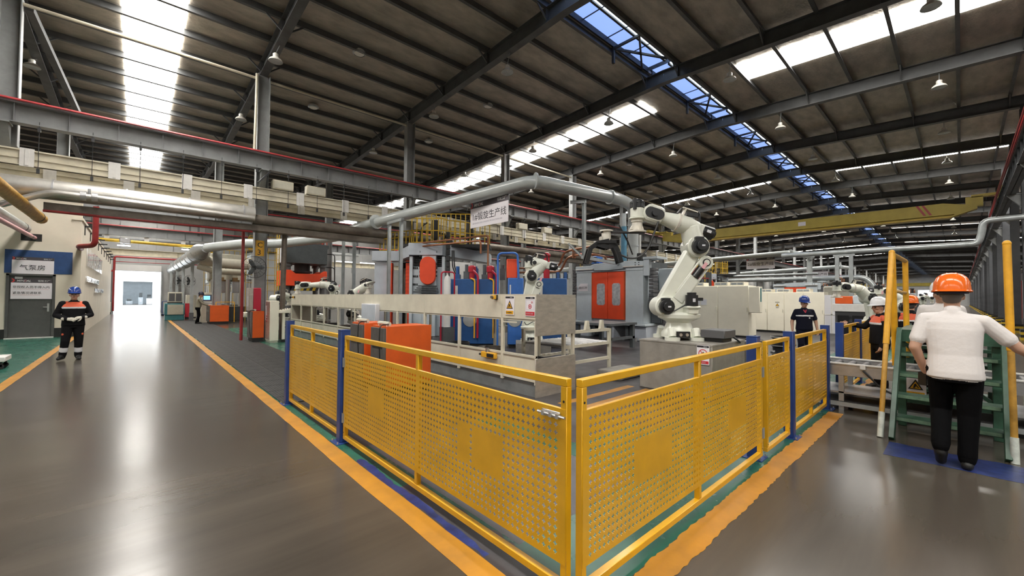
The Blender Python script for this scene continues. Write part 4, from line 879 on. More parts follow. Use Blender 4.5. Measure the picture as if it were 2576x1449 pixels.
# ================================================================== PRESS WITH ORANGE DOORS
PXF = 13.9
def door_press(label, off=0):
    t = thing('spinning_press', label, 'press', (PXF + off, 7.9, 0)); O = (PXF, 7.9, 0)
    for a, b in ((7.85, 8.5), (9.25, 9.75), (10.45, 11.1)): MB(O).box(13.9, 15.6, a, b, 0, .57).build('foot', 'machine_blue_grey', t, bev=.02)
    for a in (8.65, 10.2): MB(O).box(13.95, 15.5, a, a + .12, .1, .57).build('gusset', 'machine_dark', t)
    MB(O).box(13.72, 16.6, 7.8, 11.22, .57, .66).build('deck', 'machine_grey', t, bev=.01)
    MB(O).box(14.02, 16.4, 7.98, 11.12, .66, 2.66).build('body', 'machine_grey', t, bev=.01)
    MB(O).box(13.9, 14.02, 7.98, 8.74, .66, 2.66).build('front_panel', 'machine_grey', t, bev=.012); MB(O).box(13.9, 14.02, 10.32, 11.13, .66, 2.66).build('front_panel', 'machine_grey', t, bev=.012)
    MB(O).prism([(7.97, 2.66), (11.16, 2.66), (11.16, 2.93), (10.4, 2.93), (10.2, 3.0), (9.0, 3.05), (7.97, 3.0)], 'x', 13.88, 14.2).build('header', 'machine_grey', t, bev=.01)
    for y0, y1, n in ((9.535, 10.30, 0), (8.76, 9.52, 1)):
        d = MB(O).box(13.87, 13.95, y0, y1, .77, 2.64).build('door', 'orange_red', t, bev=.01)
        c = (10.04, 9.65) if n == 0 else (9.31, 8.94)
        rr = [(c[1] + .06, 1.32), (c[0] - .06, 1.32), (c[0], 1.38), (c[0], 2.13), (c[0] - .06, 2.19), (c[1] + .06, 2.19), (c[1], 2.13), (c[1], 1.38)]
        MB(O).prism(rr, 'x', 13.862, 13.875).build('window_pane', 'glass_frost', d); MB(O).box(13.86, 13.88, y0 if n else y1 - .03, y0 + .03 if n else y1, .77, 2.64).build('edge_strip', 'orange', d)
    for y0, y1, z in ((10.2, 11.1, 2.76), (7.95, 8.8, 2.79)): MB(O).box(13.80, 13.88, y0, y1, z, z + .05).build('rail_cover', 'white_plate', t, bev=.01)
    MB(O).tube([(13.84, 8.7, 2.74), (13.84, 9.5, 2.70), (13.84, 10.2, 2.72)], .012, 6).build('hose', 'black_cable', t)
    for y, z0, z1, n in ((7.72, 1.15, 2.75, 12), (11.32, 1.6, 2.85, 10)):
        for k in range(n): MB(O).box(13.98, 14.35, y - .1, y + .08, z0 + (z1 - z0) * k / n, z0 + (z1 - z0) * (k + .86) / n).build('chain_link', 'box_grey', t, bev=.01)
    MB(O).box(13.9, 14.1, 7.75, 7.97, 2.45, 3.1).build('bracket', 'machine_grey', t); MB(O).box(13.85, 14.6, 7.4, 7.97, 3.06, 3.14).build('bracket', 'machine_grey', t)
    for y in (8.15, 8.3):
        for z in (2.86, 2.95): MB(O).cyl((13.87, y, z), (13.885, y, z), .022, n=8).build('hole', 'black', t)
    MB(O).box(14.2, 16.2, 8.2, 11.0, 2.66, 3.05).build('top_cover', 'machine_dark', t)
    MB(O).box(14.9, 15.6, 7.2, 7.9, 1.9, 2.75).build('side_box', 'machine_grey', t, bev=.02); MB(O).box(14.4, 16.2, 7.55, 7.95, .66, 1.9).build('drive_unit', 'machine_dark', t, bev=.03)
    for k in range(3): MB(O).cyl((14.6 + .5 * k, 7.5, .66), (14.6 + .5 * k, 7.5, 1.5 + .2 * k), .09, n=12).build('cylinder', 'box_grey', t)
    for y in (8.25, 8.8): MB(O).cyl((13.86, y, 0), (13.86, y, .12), .05, n=8).build('levelling_bolt', 'zinc', t)
    return t
dpz = door_press('blue-grey press with two orange sliding doors behind the large robot')
s = thing('process_sign', 'small white key-process sign on the left panel of the orange-door press', 'sign', (PXF - .015, 11.01, 1.89), -math.pi / 2)
MB().prism([(0, 0), (.49, 0), (.49, .31), (.12, .31), (0, .2)], 'y', 0, .012).build('board', 'sign_white', s); text('重点工序', .105, (.04, -.002, .1), (1, 0, 0), (0, 0, 1), 'ink', s, ext=.0005)
t = thing('blue_motor', 'bright blue motor with black fan end on top of the orange-door press', 'motor', (14.2, 10.3, 3.05))
MB().box(-.12, .25, -.14, .14, 0, .3).build('housing', 'blue_bright', t, bev=.03); MB().cyl((-.16, 0, .15), (-.12, 0, .15), .12, n=16).build('fan_cover', 'black', t); MB().box(-.1, .2, -.2, .2, -.0, .03).build('foot', 'blue_bright', t)
t = thing('blue_cylinder', 'tall light blue cylinder behind the robot gripper', 'cylinder', (15.0, 9.5, 3.05)); MB().cyl((0, 0, 0), (0, 0, 1.55), .12, n=16).build('barrel', 'blue_light', t); MB().cyl((0, 0, 1.55), (0, 0, 2.1), .10, n=14).build('neck', 'galv', t)
t = thing('top_manifold', 'black valve block with white rods on top of the orange-door press', 'valve block', (14.3, 8.6, 3.05)); MB().box(-.2, .25, -.4, .2, 0, .28).build('block', 'black', t, bev=.02)
for y in (-.25, .05): MB().cyl((0, y, .28), (0, y, 1.0), .045, n=10).build('rod', 'white_plate', t)

# copper pipes from the press to the hydraulic unit
def pipe(name, label, pts, r, m, rad=.25, n=8, cat='pipe', group=None):
    P = bend(pts, rad) if rad else pts; o = P[0]
    q = thing(name, label, cat, tuple(o), group=group); MB(tuple(o)).tube(P, r, n).build('pipe_run', m, q); return q
q = pipe('copper_pipe', 'upper copper pipe bending down from the press top to the hydraulic unit', [(14.0, 9.2, 2.95), (14.0, 9.2, 3.55), (13.0, 9.2, 3.55), (12.5, 9.44, 3.52), (12.5, 10.3, 3.47), (12.5, 10.66, 3.38), (12.5, 10.82, 2.98), (12.5, 11.0, 2.85), (12.5, 14.0, 2.91)], .045, 'copper', .2)
q2 = pipe('copper_pipe', 'lower copper pipe bending down from the press top to the hydraulic unit', [(14.0, 9.7, 2.95), (14.0, 9.7, 3.28), (13.0, 9.5, 3.28), (12.5, 9.6, 3.26), (12.5, 10.2, 3.24), (12.5, 10.5, 3.15), (12.5, 10.67, 2.86), (12.5, 10.85, 2.65), (12.5, 14.0, 2.72)], .045, 'copper', .2)
for q_, z in ((q, 3.47), (q2, 3.24)):
    o = q_.location; MB(tuple(o)).box(12.42, 12.58, 10.1, 10.16, z - .1, z + .1).build('clamp', 'copper', q_)
pipe('copper_frame_pipe', 'thin brown pipe forming a tall bend left of the curved-arm robot', [(8.2, 15.5, 3.75), (9.4, 11.6, 3.85), (9.4, 11.6, 2.2)], .035, 'copper', .12)
pipe('copper_frame_pipe', 'second thin brown pipe just below the tall bend', [(8.2, 15.5, 3.62), (9.3, 11.9, 3.68), (9.3, 11.9, 3.2)], .035, 'copper', .12)

# ================================================================== HYDRAULIC UNITS
def tank(label, loc, rz, W, D_, H, m, extra=True):
    t = thing('hydraulic_unit', label, 'hydraulic unit', loc, rz, 'blue hydraulic tanks')
    MB().box(0, W, 0, D_, .1, H).build('tank', m, t, bev=.02); MB().box(.05, W - .05, .05, D_ - .05, 0, .1).build('skid', 'black', t)
    MB().box(W * .12, W * .2, -.01, 0, H * .45, H * .9).build('level_gauge', 'white_plate', t); MB().box(W * .55, W * .75, -.01, 0, H * .55, H * .75).build('name_plate', 'label_pale', t)
    MB().cyl((W * .45, 0, H * .4), (W * .45, -.02, H * .4), .22, n=18).build('manhole', 'galv', t)
    return t
t1 = tank('blue hydraulic tank with red filters, left of the curved-arm robot', (7.35, 11.1, 0), YAW, 1.6, 1.1, 2.18, 'blue_tank')
for k, x in enumerate((.75, 1.35)):
    f = MB().cyl((x, .25, 2.18), (x, .25, 2.42), .09, n=12).cyl((x, .25, 2.42), (x, .25, 2.58), .13, n=12).ell((x, .25, 2.58), (.13, .13, .06)).build('filter', 'red_valve', t1); MB().cyl((x, .25, 2.62), (x, .25, 2.72), .05, n=8).build('cap', 'galv', f)
    MB().tube(bend([(x + .22, -.05, .3), (x + .22, -.05, 2.3), (x + .05, -.02, 2.45)], .12), .035, 8).build('hose_pipe', 'crimson', t1); MB().tube(bend([(x + .12, -.06, .3), (x + .12, -.06, 2.15), (x - .02, -.04, 2.2)], .1), .025, 8).build('hose_pipe', 'sign_yellow', t1)
for k in range(6):
    x = .15 + .3 * k; MB().box(x, x + .18, .4, .7, 2.18, 2.35 + .1 * (k % 3)).cyl((x + .09, .55, 2.35), (x + .09, .55, 2.62 + .06 * (k % 2)), .06, n=8).build('valve', 'machine_dark' if k % 2 else 'blue_tank', t1)
t2 = tank('bright blue hydraulic tank directly behind the curved-arm robot', (8.68, 9.7, 0), YAW, .5, 1.0, 2.22, 'blue_bright')
MB().tube(bend([(-.32, .0, .0), (-.32, 0, 3.0), (.3, 0, 3.02), (.34, 0, 2.2)], .15), .035, 8).build('guard_rail', 'blue_bright', t2); MB().box(-.05, .3, .3, .6, 2.22, 2.85).build('orange_cover', 'orange_red', t2, bev=.02)
t3 = tank('dark blue hydraulic tank between the curved-arm robot and the orange-door press', (9.38, 9.12, 0), YAW, .98, 1.0, 2.22, 'blue_tank')
f = MB().cyl((.35, .3, 2.22), (.35, .3, 2.9), .1, n=14).ell((.35, .3, 2.98), (.13, .13, .1)).cyl((.35, .3, 2.55), (.35, .3, 2.62), .13, n=14).build('accumulator', 'red_valve', t3)
for k in range(5): MB().box(.55 + .12 * k, .64 + .12 * k, .2, .5, 2.22, 2.38 + .05 * (k % 2)).build('valve', 'blue_tank' if k % 2 else 'galv', t3)
t = thing('gas_cylinder', 'white gas cylinder in a dark red rack behind the guard', 'gas cylinder', (7.2, 10.9, .66)); MB().box(-.18, .18, -.16, .16, -.66, 0).build('stand', 'machine_dark', t); MB().lathe([(0, 0), (.11, 0), (.11, 1.45), (.07, 1.58), (.03, 1.62), (.03, 1.7), (0, 1.7)], n=16).build('bottle', 'wall_white', t)
MB().tube(bend([(-.22, 0, -.66), (-.22, 0, 1.72), (.2, -.1, 1.72), (.2, -.1, -.66)], .1), .025, 6).build('rack', 'crimson', t)

# ================================================================== OCTAGONAL PRESS WITH RED OVAL COVER
def octagon_press(label, loc):
    t = thing('octagonal_press', label, 'press', loc, YAW); K = .0160
    def X_(px): return (px - 1070) * K
    def Z_(py): return 1.6 + (747.5 - py) * K
    g_ = 'machine_blue_grey'
    MB().box(X_(1026), X_(1113), 0, 1.2, Z_(643), Z_(612)).build('header', g_, t, bev=.02)
    MB().add([(X_(990), .55, Z_(655)), (X_(1028), .05, Z_(646)), (X_(1028), .05, Z_(618)), (X_(990), .55, Z_(629)), (X_(990), 1.2, Z_(655)), (X_(1028), 1.2, Z_(646)), (X_(1028), 1.2, Z_(618)), (X_(990), 1.2, Z_(629))],
             [(0, 1, 2, 3), (4, 5, 6, 7), (0, 1, 5, 4), (2, 3, 7, 6), (1, 2, 6, 5), (0, 3, 7, 4)]).build('ring_beam', g_, t)
    MB().box(X_(923), X_(990), .55, 1.2, Z_(655), Z_(629)).build('ring_beam', g_, t, bev=.01)
    MB().add([(X_(1113), .05, Z_(643)), (X_(1228), 1.6, Z_(653)), (X_(1228), 1.6, Z_(628)), (X_(1113), .05, Z_(613)), (X_(1113), 1.2, Z_(643)), (X_(1228), 2.4, Z_(653)), (X_(1228), 2.4, Z_(628)), (X_(1113), 1.2, Z_(613))],
             [(0, 1, 2, 3), (4, 5, 6, 7), (0, 1, 5, 4), (2, 3, 7, 6), (1, 2, 6, 5), (0, 3, 7, 4)]).build('ring_beam', 'machine_grey', t)
    MB().box(X_(926), X_(964), .75, 1.5, 0, Z_(658)).build('side_cabinet', g_, t, bev=.015)
    for a, b in ((963, 975), (1011, 1022)):
        st = MB().box(X_(a), X_(b), .6, .8, 0, Z_(660)).build('red_bellows', 'orange_red', t)
        for k in range(22): MB().box(X_(a), X_(b), .58, .6, .2 + .15 * k, .26 + .15 * k).build('fold', 'orange_red', st)
    MB().box(X_(980), X_(1012), 1.3, 1.5, 0, Z_(655)).build('gap_shade', 'black', t)  # black slab stands in for the shade inside the gap
    MB().cyl((X_(990), 1.1, 0), (X_(990), 1.1, Z_(660)), .1, n=14).cyl((X_(1002), 1.15, 1.2), (X_(1002), 1.15, Z_(672)), .14, n=14).build('spindle', 'pipe_rust', t)
    MB().box(X_(1024), X_(1120), .45, 1.2, 0, Z_(643)).build('core', 'black', t)
    for a, b in ((1028, 1036), (1110, 1118)): MB().box(X_(a), X_(b), .1, .5, 0, Z_(645)).build('upright', 'machine_grey', t, bev=.01)
    MB().box(X_(1036), X_(1062), .2, .5, 0, Z_(671)).build('die_block', 'machine_grey', t, bev=.02); MB().box(X_(1094), X_(1112), .25, .5, 0, Z_(671)).build('die_block', 'machine_grey', t, bev=.02)
    for a, b in ((1037, 1059), (1097, 1113)):
        for k in range(6): MB().box(X_(a), X_(b), .25 + .02 * (k % 2), .45, Z_(668) + .08 * k, Z_(668) + .08 * k + .045).build('louvre', 'steel_dark', t)
    MB().box(X_(1060), X_(1096), .05, .5, 0, Z_(643)).build('ram_guide', 'machine_grey', t, bev=.02)
    for py in (676, 697, 718):
        for a in (1036, 1040, 1045): MB().box(X_(a), X_(a) + .05, .18, .2, Z_(py) - .02, Z_(py) + .06).build('bolt_pocket', 'black', t)
    for k in range(4): MB().box(X_(1052 - 3 * k), X_(1100 + 1 * k), -.02 - .06 * k, .1, Z_(722 + 5 * k), Z_(719 + 5 * k)).build('step_plate', 'machine_dark', t)
    cx, r = X_(1077), .315; zt, zb = Z_(647) - r, Z_(717) + r
    ov = [(cx + r * math.cos(R(a)), zt + r * math.sin(R(a))) for a in range(0, 181, 15)] + [(cx + r * math.cos(R(a)), zb + r * math.sin(R(a))) for a in range(180, 361, 15)]
    MB().prism(ov, 'y', -.14, .06).build('oval_cover', 'orange_red', t, bev=.02)
    for k in range(7): 
        for sgn in (-1, 1): MB().box(cx + sgn * .335 - .02, cx + sgn * .335 + .02, .0, .05, zb + .16 * k, zb + .16 * k + .08).build('cover_bolt', 'black', t)
    for k in range(14): MB().box(X_(1121), X_(1130), .0, .2, .9 + .24 * k, 1.1 + .24 * k).build('chain_link', 'steel_dark', t)
    for k in range(2): MB().tube(bend([(X_(1136 + 4 * k), .1, Z_(630)), (X_(1138 + 5 * k), .0, Z_(672)), (X_(1146 + 4 * k), 0, Z_(690))], .3), .03, 6).build('hose', 'steel_dark', t)
    # platform with yellow railing
    z0 = Z_(612); pl = MB().box(X_(1000), X_(1230), .3, 1.75, z0 - .12, z0).build('platform', 'steel_dark', t)
    def rail(p0, p1, h=1.05, n=7):
        q = MB()
        for k in range(n + 1):
            a = Vector(p0).lerp(Vector(p1), k / n); q.cyl(a, a + Vector((0, 0, h)), .022, n=6)
        for hh in (.06, .55, h): q.tube([Vector(p0) + Vector((0, 0, hh)), Vector(p1) + Vector((0, 0, hh))], .022, 6)
        q.build('railing', 'rack_yellow', t)
    rail((X_(1030), .3, z0), (X_(1112), .3, z0), n=6); rail((X_(935), 1.0, z0 - .28), (X_(1030), .6, z0 - .2), .8, 9); rail((X_(1112), .3, z0), (X_(1225), 1.6, z0), 1.0, 9)
    rail((X_(1010), 1.6, z0), (X_(1225), 1.65, z0), 1.5, 16)
    for px in (1078, 1172): MB().cyl((X_(px), 1.3, z0), (X_(px), 1.3, z0 + .75), .11, n=10).cyl((X_(px), 1.3, z0 + .35), (X_(px), 1.3, z0 + 1.15), .16, n=8).build('servo_motor', 'motor_black', t)
    MB().tube(bend([(X_(1040), .9, z0), (X_(1046), .9, z0 + .8), (X_(1060), 1.0, z0 + 1.0)], .3), .03, 6).tube(bend([(X_(1095), .9, z0), (X_(1110), .9, z0 + .5), (X_(1128), 1.0, z0 + .1)], .3), .08, 8).build('conduit', 'black_cable', t)
    return t
octagon_press('blue-grey octagonal press with red oval cover and yellow roof railing', (8.54, 14.52, 0))

# ================================================================== FORGING PRESS
def forging_press(label, loc):
    t = thing('forging_press', label, 'press', loc)
    MB().prism([(.08, 3.45), (2.26, 3.45), (2.26, 4.35), (2.35, 4.42), (2.35, 4.62), (0, 4.62), (0, 4.42), (.08, 4.35)], 'y', 0, 1.9).build('crown', 'machine_dark', t, bev=.02)
    MB().box(-.02, .08, .1, 1.8, 3.5, 4.6).build('crown_lit_side', 'label_pale', t)  # pale plate paints the crown's side face as lit
    for x in (.22, 2.1):
        for y in (.3, 1.6): MB().cyl((x, y, .9), (x, y, 3.5), .15, n=16).cyl((x, y, 3.28), (x, y, 3.48), .22, n=16).build('column', 'box_grey', t)
    MB().cyl((1.15, .95, 2.7), (1.15, .95, 3.5), .42, n=20).cyl((1.15, .95, 2.95), (1.15, .95, 3.05), .55, n=20).build('ram', 'steel_dark', t)
    MB().prism([(0, 2.16), (2.25, 2.16), (2.25, 3.05), (2.1, 3.05), (1.8, 2.86), (.55, 2.86), (.3, 3.05), (0, 3.05)], 'y', -.05, 1.95).build('slide', 'orange_red', t, bev=.02)
    MB().box(-.006, 0, .4, .9, 2.3, 2.6).build('label', 'sign_white', t); hz = MB()
    for k in range(9):
        hz.m = k % 2; a = .35 + .16 * k; hz.prism([(a, 1.9), (a + .16, 1.9), (a + .24, 2.14), (a + .08, 2.14)], 'y', .1, 1.7)
    hz.build('die_holder', ['steel_dark', 'hazard_yellow'], t)
    MB().box(-.05, 2.35, -.1, 2.0, 0, .9).build('bed', 'concrete_block', t, bev=.02); MB().box(.5, 1.8, .2, 1.6, .9, 1.25).build('bolster', 'steel_dark', t)
    for k in range(3): MB().tube(bend([(2.26, .2, 4.1 - .8 * k), (2.75, .2, 4.1 - .8 * k), (2.78, .2, 2.2 - .3 * k)], .15), .03, 6).build('hose', 'black_cable', t)
    ld = MB().tube([(-.25, .2, 0), (-.25, .2, 5.2)], .025, 6).tube([(-.25, .7, 0), (-.25, .7, 5.2)], .025, 6)
    for k in range(16): ld.tube([(-.25, .2, .3 + .3 * k), (-.25, .7, .3 + .3 * k)], .015, 5)
    ld.build('ladder', 'rack_yellow', t)
    rl = MB()
    for k in range(9): rl.cyl((.1 + .27 * k, .1, 4.62), (.1 + .27 * k, .1, 5.5), .02, n=5)
    rl.tube([(.1, .1, 5.5), (2.26, .1, 5.5)], .02, 5).tube([(.1, .1, 5.1), (2.26, .1, 5.1)], .02, 5); rl.build('railing', 'cloth_orange', t)
    return t
forging_press('dark forging press with orange slide beyond the far end of the guard', (6.05, 25.4, 0))

def scaffold_press(label, loc, body='beige', n=2):
    t = thing('tall_press', label, 'press', loc)
    MB().box(0, 2.2, 0, 1.6, 2.6, 4.4).build('head', 'machine_grey', t, bev=.03); MB().box(0, 2.2, 0, 1.6, 0, .8).build('bed', 'machine_dark', t)
    for x in (.25, 1.95):
        for y in (.25, 1.35): MB().cyl((x, y, .8), (x, y, 2.6), .17, n=14).build('column', 'zinc', t)
    MB().box(.35, 1.85, .2, 1.4, 1.9, 2.3).build('slide', body, t)
    sc = MB()
    for k in range(7):
        for y in (-.35,): sc.cyl((-.3 + .4 * k, y, 0), (-.3 + .4 * k, y, 5.0), .018, n=5)
    for z in (2.4, 2.9, 3.4, 3.9, 4.4, 5.0): sc.tube([(-.3, -.35, z), (2.1, -.35, z)], .015, 5)
    sc.build('scaffold_cage', 'rack_yellow', t); MB().box(-.2, 2.3, -.2, 1.7, 4.4, 4.46).build('platform', 'steel_dark', t)
    rl = MB()
    for k in range(7): rl.cyl((-.1 + .38 * k, -.15, 4.46), (-.1 + .38 * k, -.15, 5.4), .02, n=5)
    rl.tube([(-.1, -.15, 5.4), (2.2, -.15, 5.4)], .02, 5); rl.box(-.2, .6, -.18, -.16, 4.5, 5.3); rl.build('railing', 'rack_yellow', t)
    return t
scaffold_press('tall press caged in yellow scaffold rails behind the C3 column', (5.3, 30.5, 0))
scaffold_press('tall press with yellow cage near the gate end of the machine row', (4.3, 42.0, 0))
# press with silver heat-shield columns
t = thing('silver_column_press', 'cream press with shiny silver column sleeves behind the orange operator console', 'press', (3.6, 32.2, 0))
for i, x in enumerate((.0, .75, 1.5)):
    MB().cyl((x, 0, .9), (x, 0, 2.6), .16, n=16).build('column_sleeve', 'zinc', t); MB().cyl((x, 0, 2.6), (x, 0, 2.95), .24, n=16).cyl((x, 0, 2.95), (x, 0, 3.2), .15, n=12).build('collar', 'beige', t)
MB().box(-.2, 1.8, .3, 1.5, 2.5, 4.3).build('head', 'beige', t, bev=.03); MB().box(-.3, 1.9, -.3, 1.5, 0, .85).build('bed', 'machine_dark', t)
for x in (.2, 1.0): MB().box(x, x + .5, -.05, .2, 1.75, 2.5).build('splash_guard', 'label_pale', t, bev=.01); MB().box(x, x + .45, -.1, .2, 2.5, 2.75).build('timber_block', 'wood', t)
for k in range(4): MB().tube(bend([(.2 + .4 * k, .1, 3.2), (.25 + .4 * k, -.1, 3.5), (.9 + .3 * k, -.1, 3.55), (2.2, 0, 3.4)], .2), .04, 6).build('hose', 'black_cable', t)

# ---- line of things by the aisle further on
c = console('orange console where an operator stands, beyond the C3 column', (2.92, 27.65, 0), .9, 1.2, 1.03, cable=False)
MB().tube(bend([(.3, 0, 1.03), (.3, 0, 1.22), (1.15, 0, 1.22), (1.15, 0, .1)], .06), .02, 6).build('hand_rail', 'rail_yellow', c)
t = thing('machine_terminal', 'cream machine terminal with glowing blue screen before the operator', 'terminal', (2.72, 29.4, 0))
MB().box(0, .62, 0, .5, 0, 1.15).build('cabinet', 'beige', t, bev=.02); MB().prism([(0, 1.15), (.62, 1.15), (.62, 1.66), (.54, 1.74), (.08, 1.74), (0, 1.66)], 'y', .05, .35).build('head', 'beige', t, bev=.02)
MB().box(.08, .50, .035, .05, 1.25, 1.62).build('screen_bezel', 'box_grey', t); MB().box(.12, .42, .03, .037, 1.33, 1.55).build('screen', 'screen_blue', t); MB().box(.05, .57, -.08, .05, 1.12, 1.15).build('keyboard', 'label_pale', t)
t = thing('air_cooler', 'teal and white air cooler with louvred front standing on the yellow line', 'air cooler', (1.3, 33.4, 0))
MB().box(0, .95, 0, .8, 0, .33).build('base', 'teal', t, bev=.02); MB().box(-.02, .97, -.02, .82, .33, 1.05).build('body', 'teal', t, bev=.03); MB().box(.12, .9, -.05, -.02, .36, .98).build('front_frame', 'beige', t)
for k in range(12): 
    for x in (.15, .53): MB().box(x, x + .35, -.065, -.05, .4 + .047 * k, .425 + .047 * k).build('louvre', 'beige', t)
MB().box(.12, .85, .1, .7, 1.05, 1.12).build('collar', 'black', t); MB().box(.14, .84, .1, .7, 1.12, 1.76).build('outlet', 'beige', t, bev=.02)
for x in (.19, .52): MB().box(x, x + .28, .085, .1, 1.2, 1.68).build('outlet_grille', 'box_grey', t)
for i, (x, y, nm, m, wx, h) in enumerate(((1.85, 43.0, 'small yellow tool cabinet at the gate end of the machine row', 'sign_yellow', .8, .8), (1.95, 43.6, 'grey control cabinet behind the yellow tool cabinet near the gate', 'box_grey', .5, 1.75), (2.5, 36.0, 'beige switch cabinet behind the teal air cooler', 'beige', .6, 1.6))):
    q = thing('aisle_cabinet', nm, 'cabinet', (x, y, 0)); MB().box(0, wx, 0, .5, .06, h).build('body', m, q, bev=.02); MB().box(.03, wx - .03, .03, .47, 0, .06).build('plinth', 'black', q); MB().box(.04, wx - .04, -.008, 0, .1, h - .05).build('door', m, q); MB().box(wx - .1, wx - .07, -.03, -.008, h * .5, h * .6).build('handle', 'zinc', q)
q = thing('hand_truck', 'dark blue trolley frame parked by the gate', 'trolley', (1.45, 41.5, 0)); MB().tube(bend([(0, 0, .1), (0, 0, 1.1), (.35, 0, 1.1), (.35, 0, .1)], .1), .03, 6).box(0, .35, -.3, .0, .08, .12).build('frame', 'post_blue', q); MB().cyl((-.05, 0, .1), (.4, 0, .1), .1, n=12).build('wheel', 'black', q)
q = thing('fire_cabinet', 'red fire equipment box beside the air cooler', 'box', (2.35, 34.6, 0)); MB().box(0, .25, 0, .3, .1, 1.05).build('body', 'red_container', q, bev=.02); MB().box(.02, .23, -.006, 0, .15, 1.0).build('door', 'sign_red', q); MB().box(.02, .23, .02, .28, 0, .1).build('foot', 'black', q)
for i, (x, y, z) in enumerate(((2.15, 37.0, 2.6), (2.5, 34.2, 2.5))):
    q = dup(f_ := bpy.data.objects['wall_fan'], (x, y, z), R(30), '%s black wire-guard fan on the duct posts above the air cooler' % ('far' if i == 0 else 'near'))
t = thing('low_bench', 'low cream bench with round basin behind the C3 console', 'bench', (3.5, 21.2, 0)); MB().box(0, .9, 0, .6, .62, .85).build('basin', 'beige', t, bev=.03); MB().cyl((.45, .3, .02), (.45, .3, .62), .1, n=10).build('leg', 'beige', t); MB().box(.2, .8, .1, .5, 0, .03).build('foot', 'beige', t)

# ================================================================== DUCTS
def line_duct(label, off):
    t = thing('extraction_duct', label, 'duct', (8.6 + off, 8.6, 5.1)); O = (8.6, 8.6, 5.1)
    P = bend([(14.15, 8.55, 3.0), (14.15, 8.55, 5.1), (13.3, 8.25, 5.1), (12.5, 8.05, 5.08), (8.75, 8.65, 5.12), (7.28, 16.95, 4.68), (7.0, 20.6, 4.47), (5.5, 24.7, 4.38), (4.2, 25.6, 4.36), (2.8, 27.95, 4.2)], .45, 4)
    rr = [.20 if p.y < 12 else .21 if p.y < 18.5 else .25 for p in P]
    MB(O).tube(P, rr, 16).build('duct_run', 'duct', t)
    for p, r in (((14.15, 8.55, 4.4), .215), ((14.15, 8.55, 3.6), .215)): MB(O).cyl((p[0], p[1], p[2]), (p[0], p[1], p[2] + .05), r, n=18).build('flange', 'galv', t)
    for a, b in (((8.83, 8.62, 5.12), (8.79, 8.64, 5.12)), ((7.30, 16.4, 4.71), (7.29, 16.5, 4.705)), ((12.0, 8.13, 5.09), (11.95, 8.14, 5.09))): 
        d = Vector(b) - Vector(a); MB(O).cyl(a, Vector(a) + d.normalized() * .05, .25 if a[1] < 15 else .3, n=18).build('flange', 'duct', t)
    return t
line_duct('grey extraction duct running above the first line sign to the orange-door press', 0)
line_duct('grey extraction duct above the second line sign, mid distance', 27.4); line_duct('grey extraction duct above the third line sign, far away', 46)
def frame_support(label, pts, z):
    (xa, ya), (xb, yb) = pts; t = thing('duct_support', label, 'support frame', (xa, ya, 0), group='duct support frames')
    for x, y in pts: MB((xa, ya, 0)).box(x - .06, x + .06, y - .05, y - .04, 0, z).box(x - .06, x + .06, y + .04, y + .05, 0, z).box(x - .005, x + .005, y - .04, y + .04, 0, z).build('leg', 'galv', t)
    MB((xa, ya, 0)).bar((xa, ya - .1, z + .05), (xb, yb + .1, z + .05), .12, .1).build('cross_beam', 'galv', t)
frame_support('grey duct support frame standing before the dark gap of the octagonal press', [(7.4, 14.4), (7.4, 15.4)], 4.48); frame_support('grey duct support frame left of the robot by the octagonal press', [(7.1, 18.2), (7.1, 19.5)], 4.24)
for i, off in enumerate((27.4, 46)): frame_support('grey duct support frame of the %s line' % ('second', 'third')[i], [(7.4 + off, 14.4), (7.4 + off, 15.4)], 4.48)
t = thing('duct_post', 'single grey duct post with short top arm left of the orange-door press', 'support frame', (10.95, 8.45, 0)); MB().box(-.05, .05, -.05, -.04, 2.9, 4.85).box(-.05, .05, .04, .05, 2.9, 4.85).box(-.005, .005, -.04, .04, 2.9, 4.85).build('leg', 'galv', t); MB().bar((-.1, 0, 2.95), (3.0, .6, 2.95), .08, .1).build('bracket_beam', 'galv', t); MB().bar((-.3, .35, 4.8), (.05, -.05, 4.82), .1, .1).build('arm', 'galv', t); MB().bar((0, 0, 2.9), (-.45, .3, 3.4), .06, .06).build('brace', 'galv', t)
# big collecting duct along the aisle
t = thing('collecting_duct', 'thick pale collecting duct along the aisle toward the gate', 'duct', (2.6, 29, 4.0)); O = (2.6, 29, 4)
MB(O).tube([(2.75, 27.9, 4.15), (2.62, 29.2, 4.05), (2.6, 33, 4.0), (2.5, 41, 3.98), (2.35, 49.5, 3.9)], [.22, .47, .45, .43, .40], 22).build('duct_run', 'duct_big', t)
for y in (31, 33.2, 36, 39, 42, 45.5): MB(O).cyl((2.6 - .012 * (y - 33), y, 4.0), (2.6 - .012 * (y - 33), y + .06, 4.0), .475, n=22).build('band', 'galv', t)
MB(O).tube(bend([(2.8, 30.6, 3.7), (3.6, 30.4, 3.55), (5.2, 30.25, 3.5)], .3), .3, 16).tube(bend([(2.8, 32.0, 3.4), (3.6, 31.6, 3.1), (5.2, 31.2, 3.05)], .3), .2, 14).build('branch', 'beige', t)
for i, (x, y) in enumerate(((2.5, 32.1), (2.35, 36.5), (2.25, 40.5), (2.1, 45.0))):
    q = thing('duct_post', 'grey steel post under the collecting duct, %s from the operator' % ORD[i], 'support frame', (x, y, 0), group='collecting duct posts'); MB().box(-.08, .08, -.09, -.075, 0, 3.58).box(-.08, .08, .075, .09, 0, 3.58).box(-.006, .006, -.075, .075, 0, 3.58).build('shaft', 'galv', q); MB().box(-.11, .11, -.11, .11, 0, .5).build('foot_guard', 'box_grey', q)

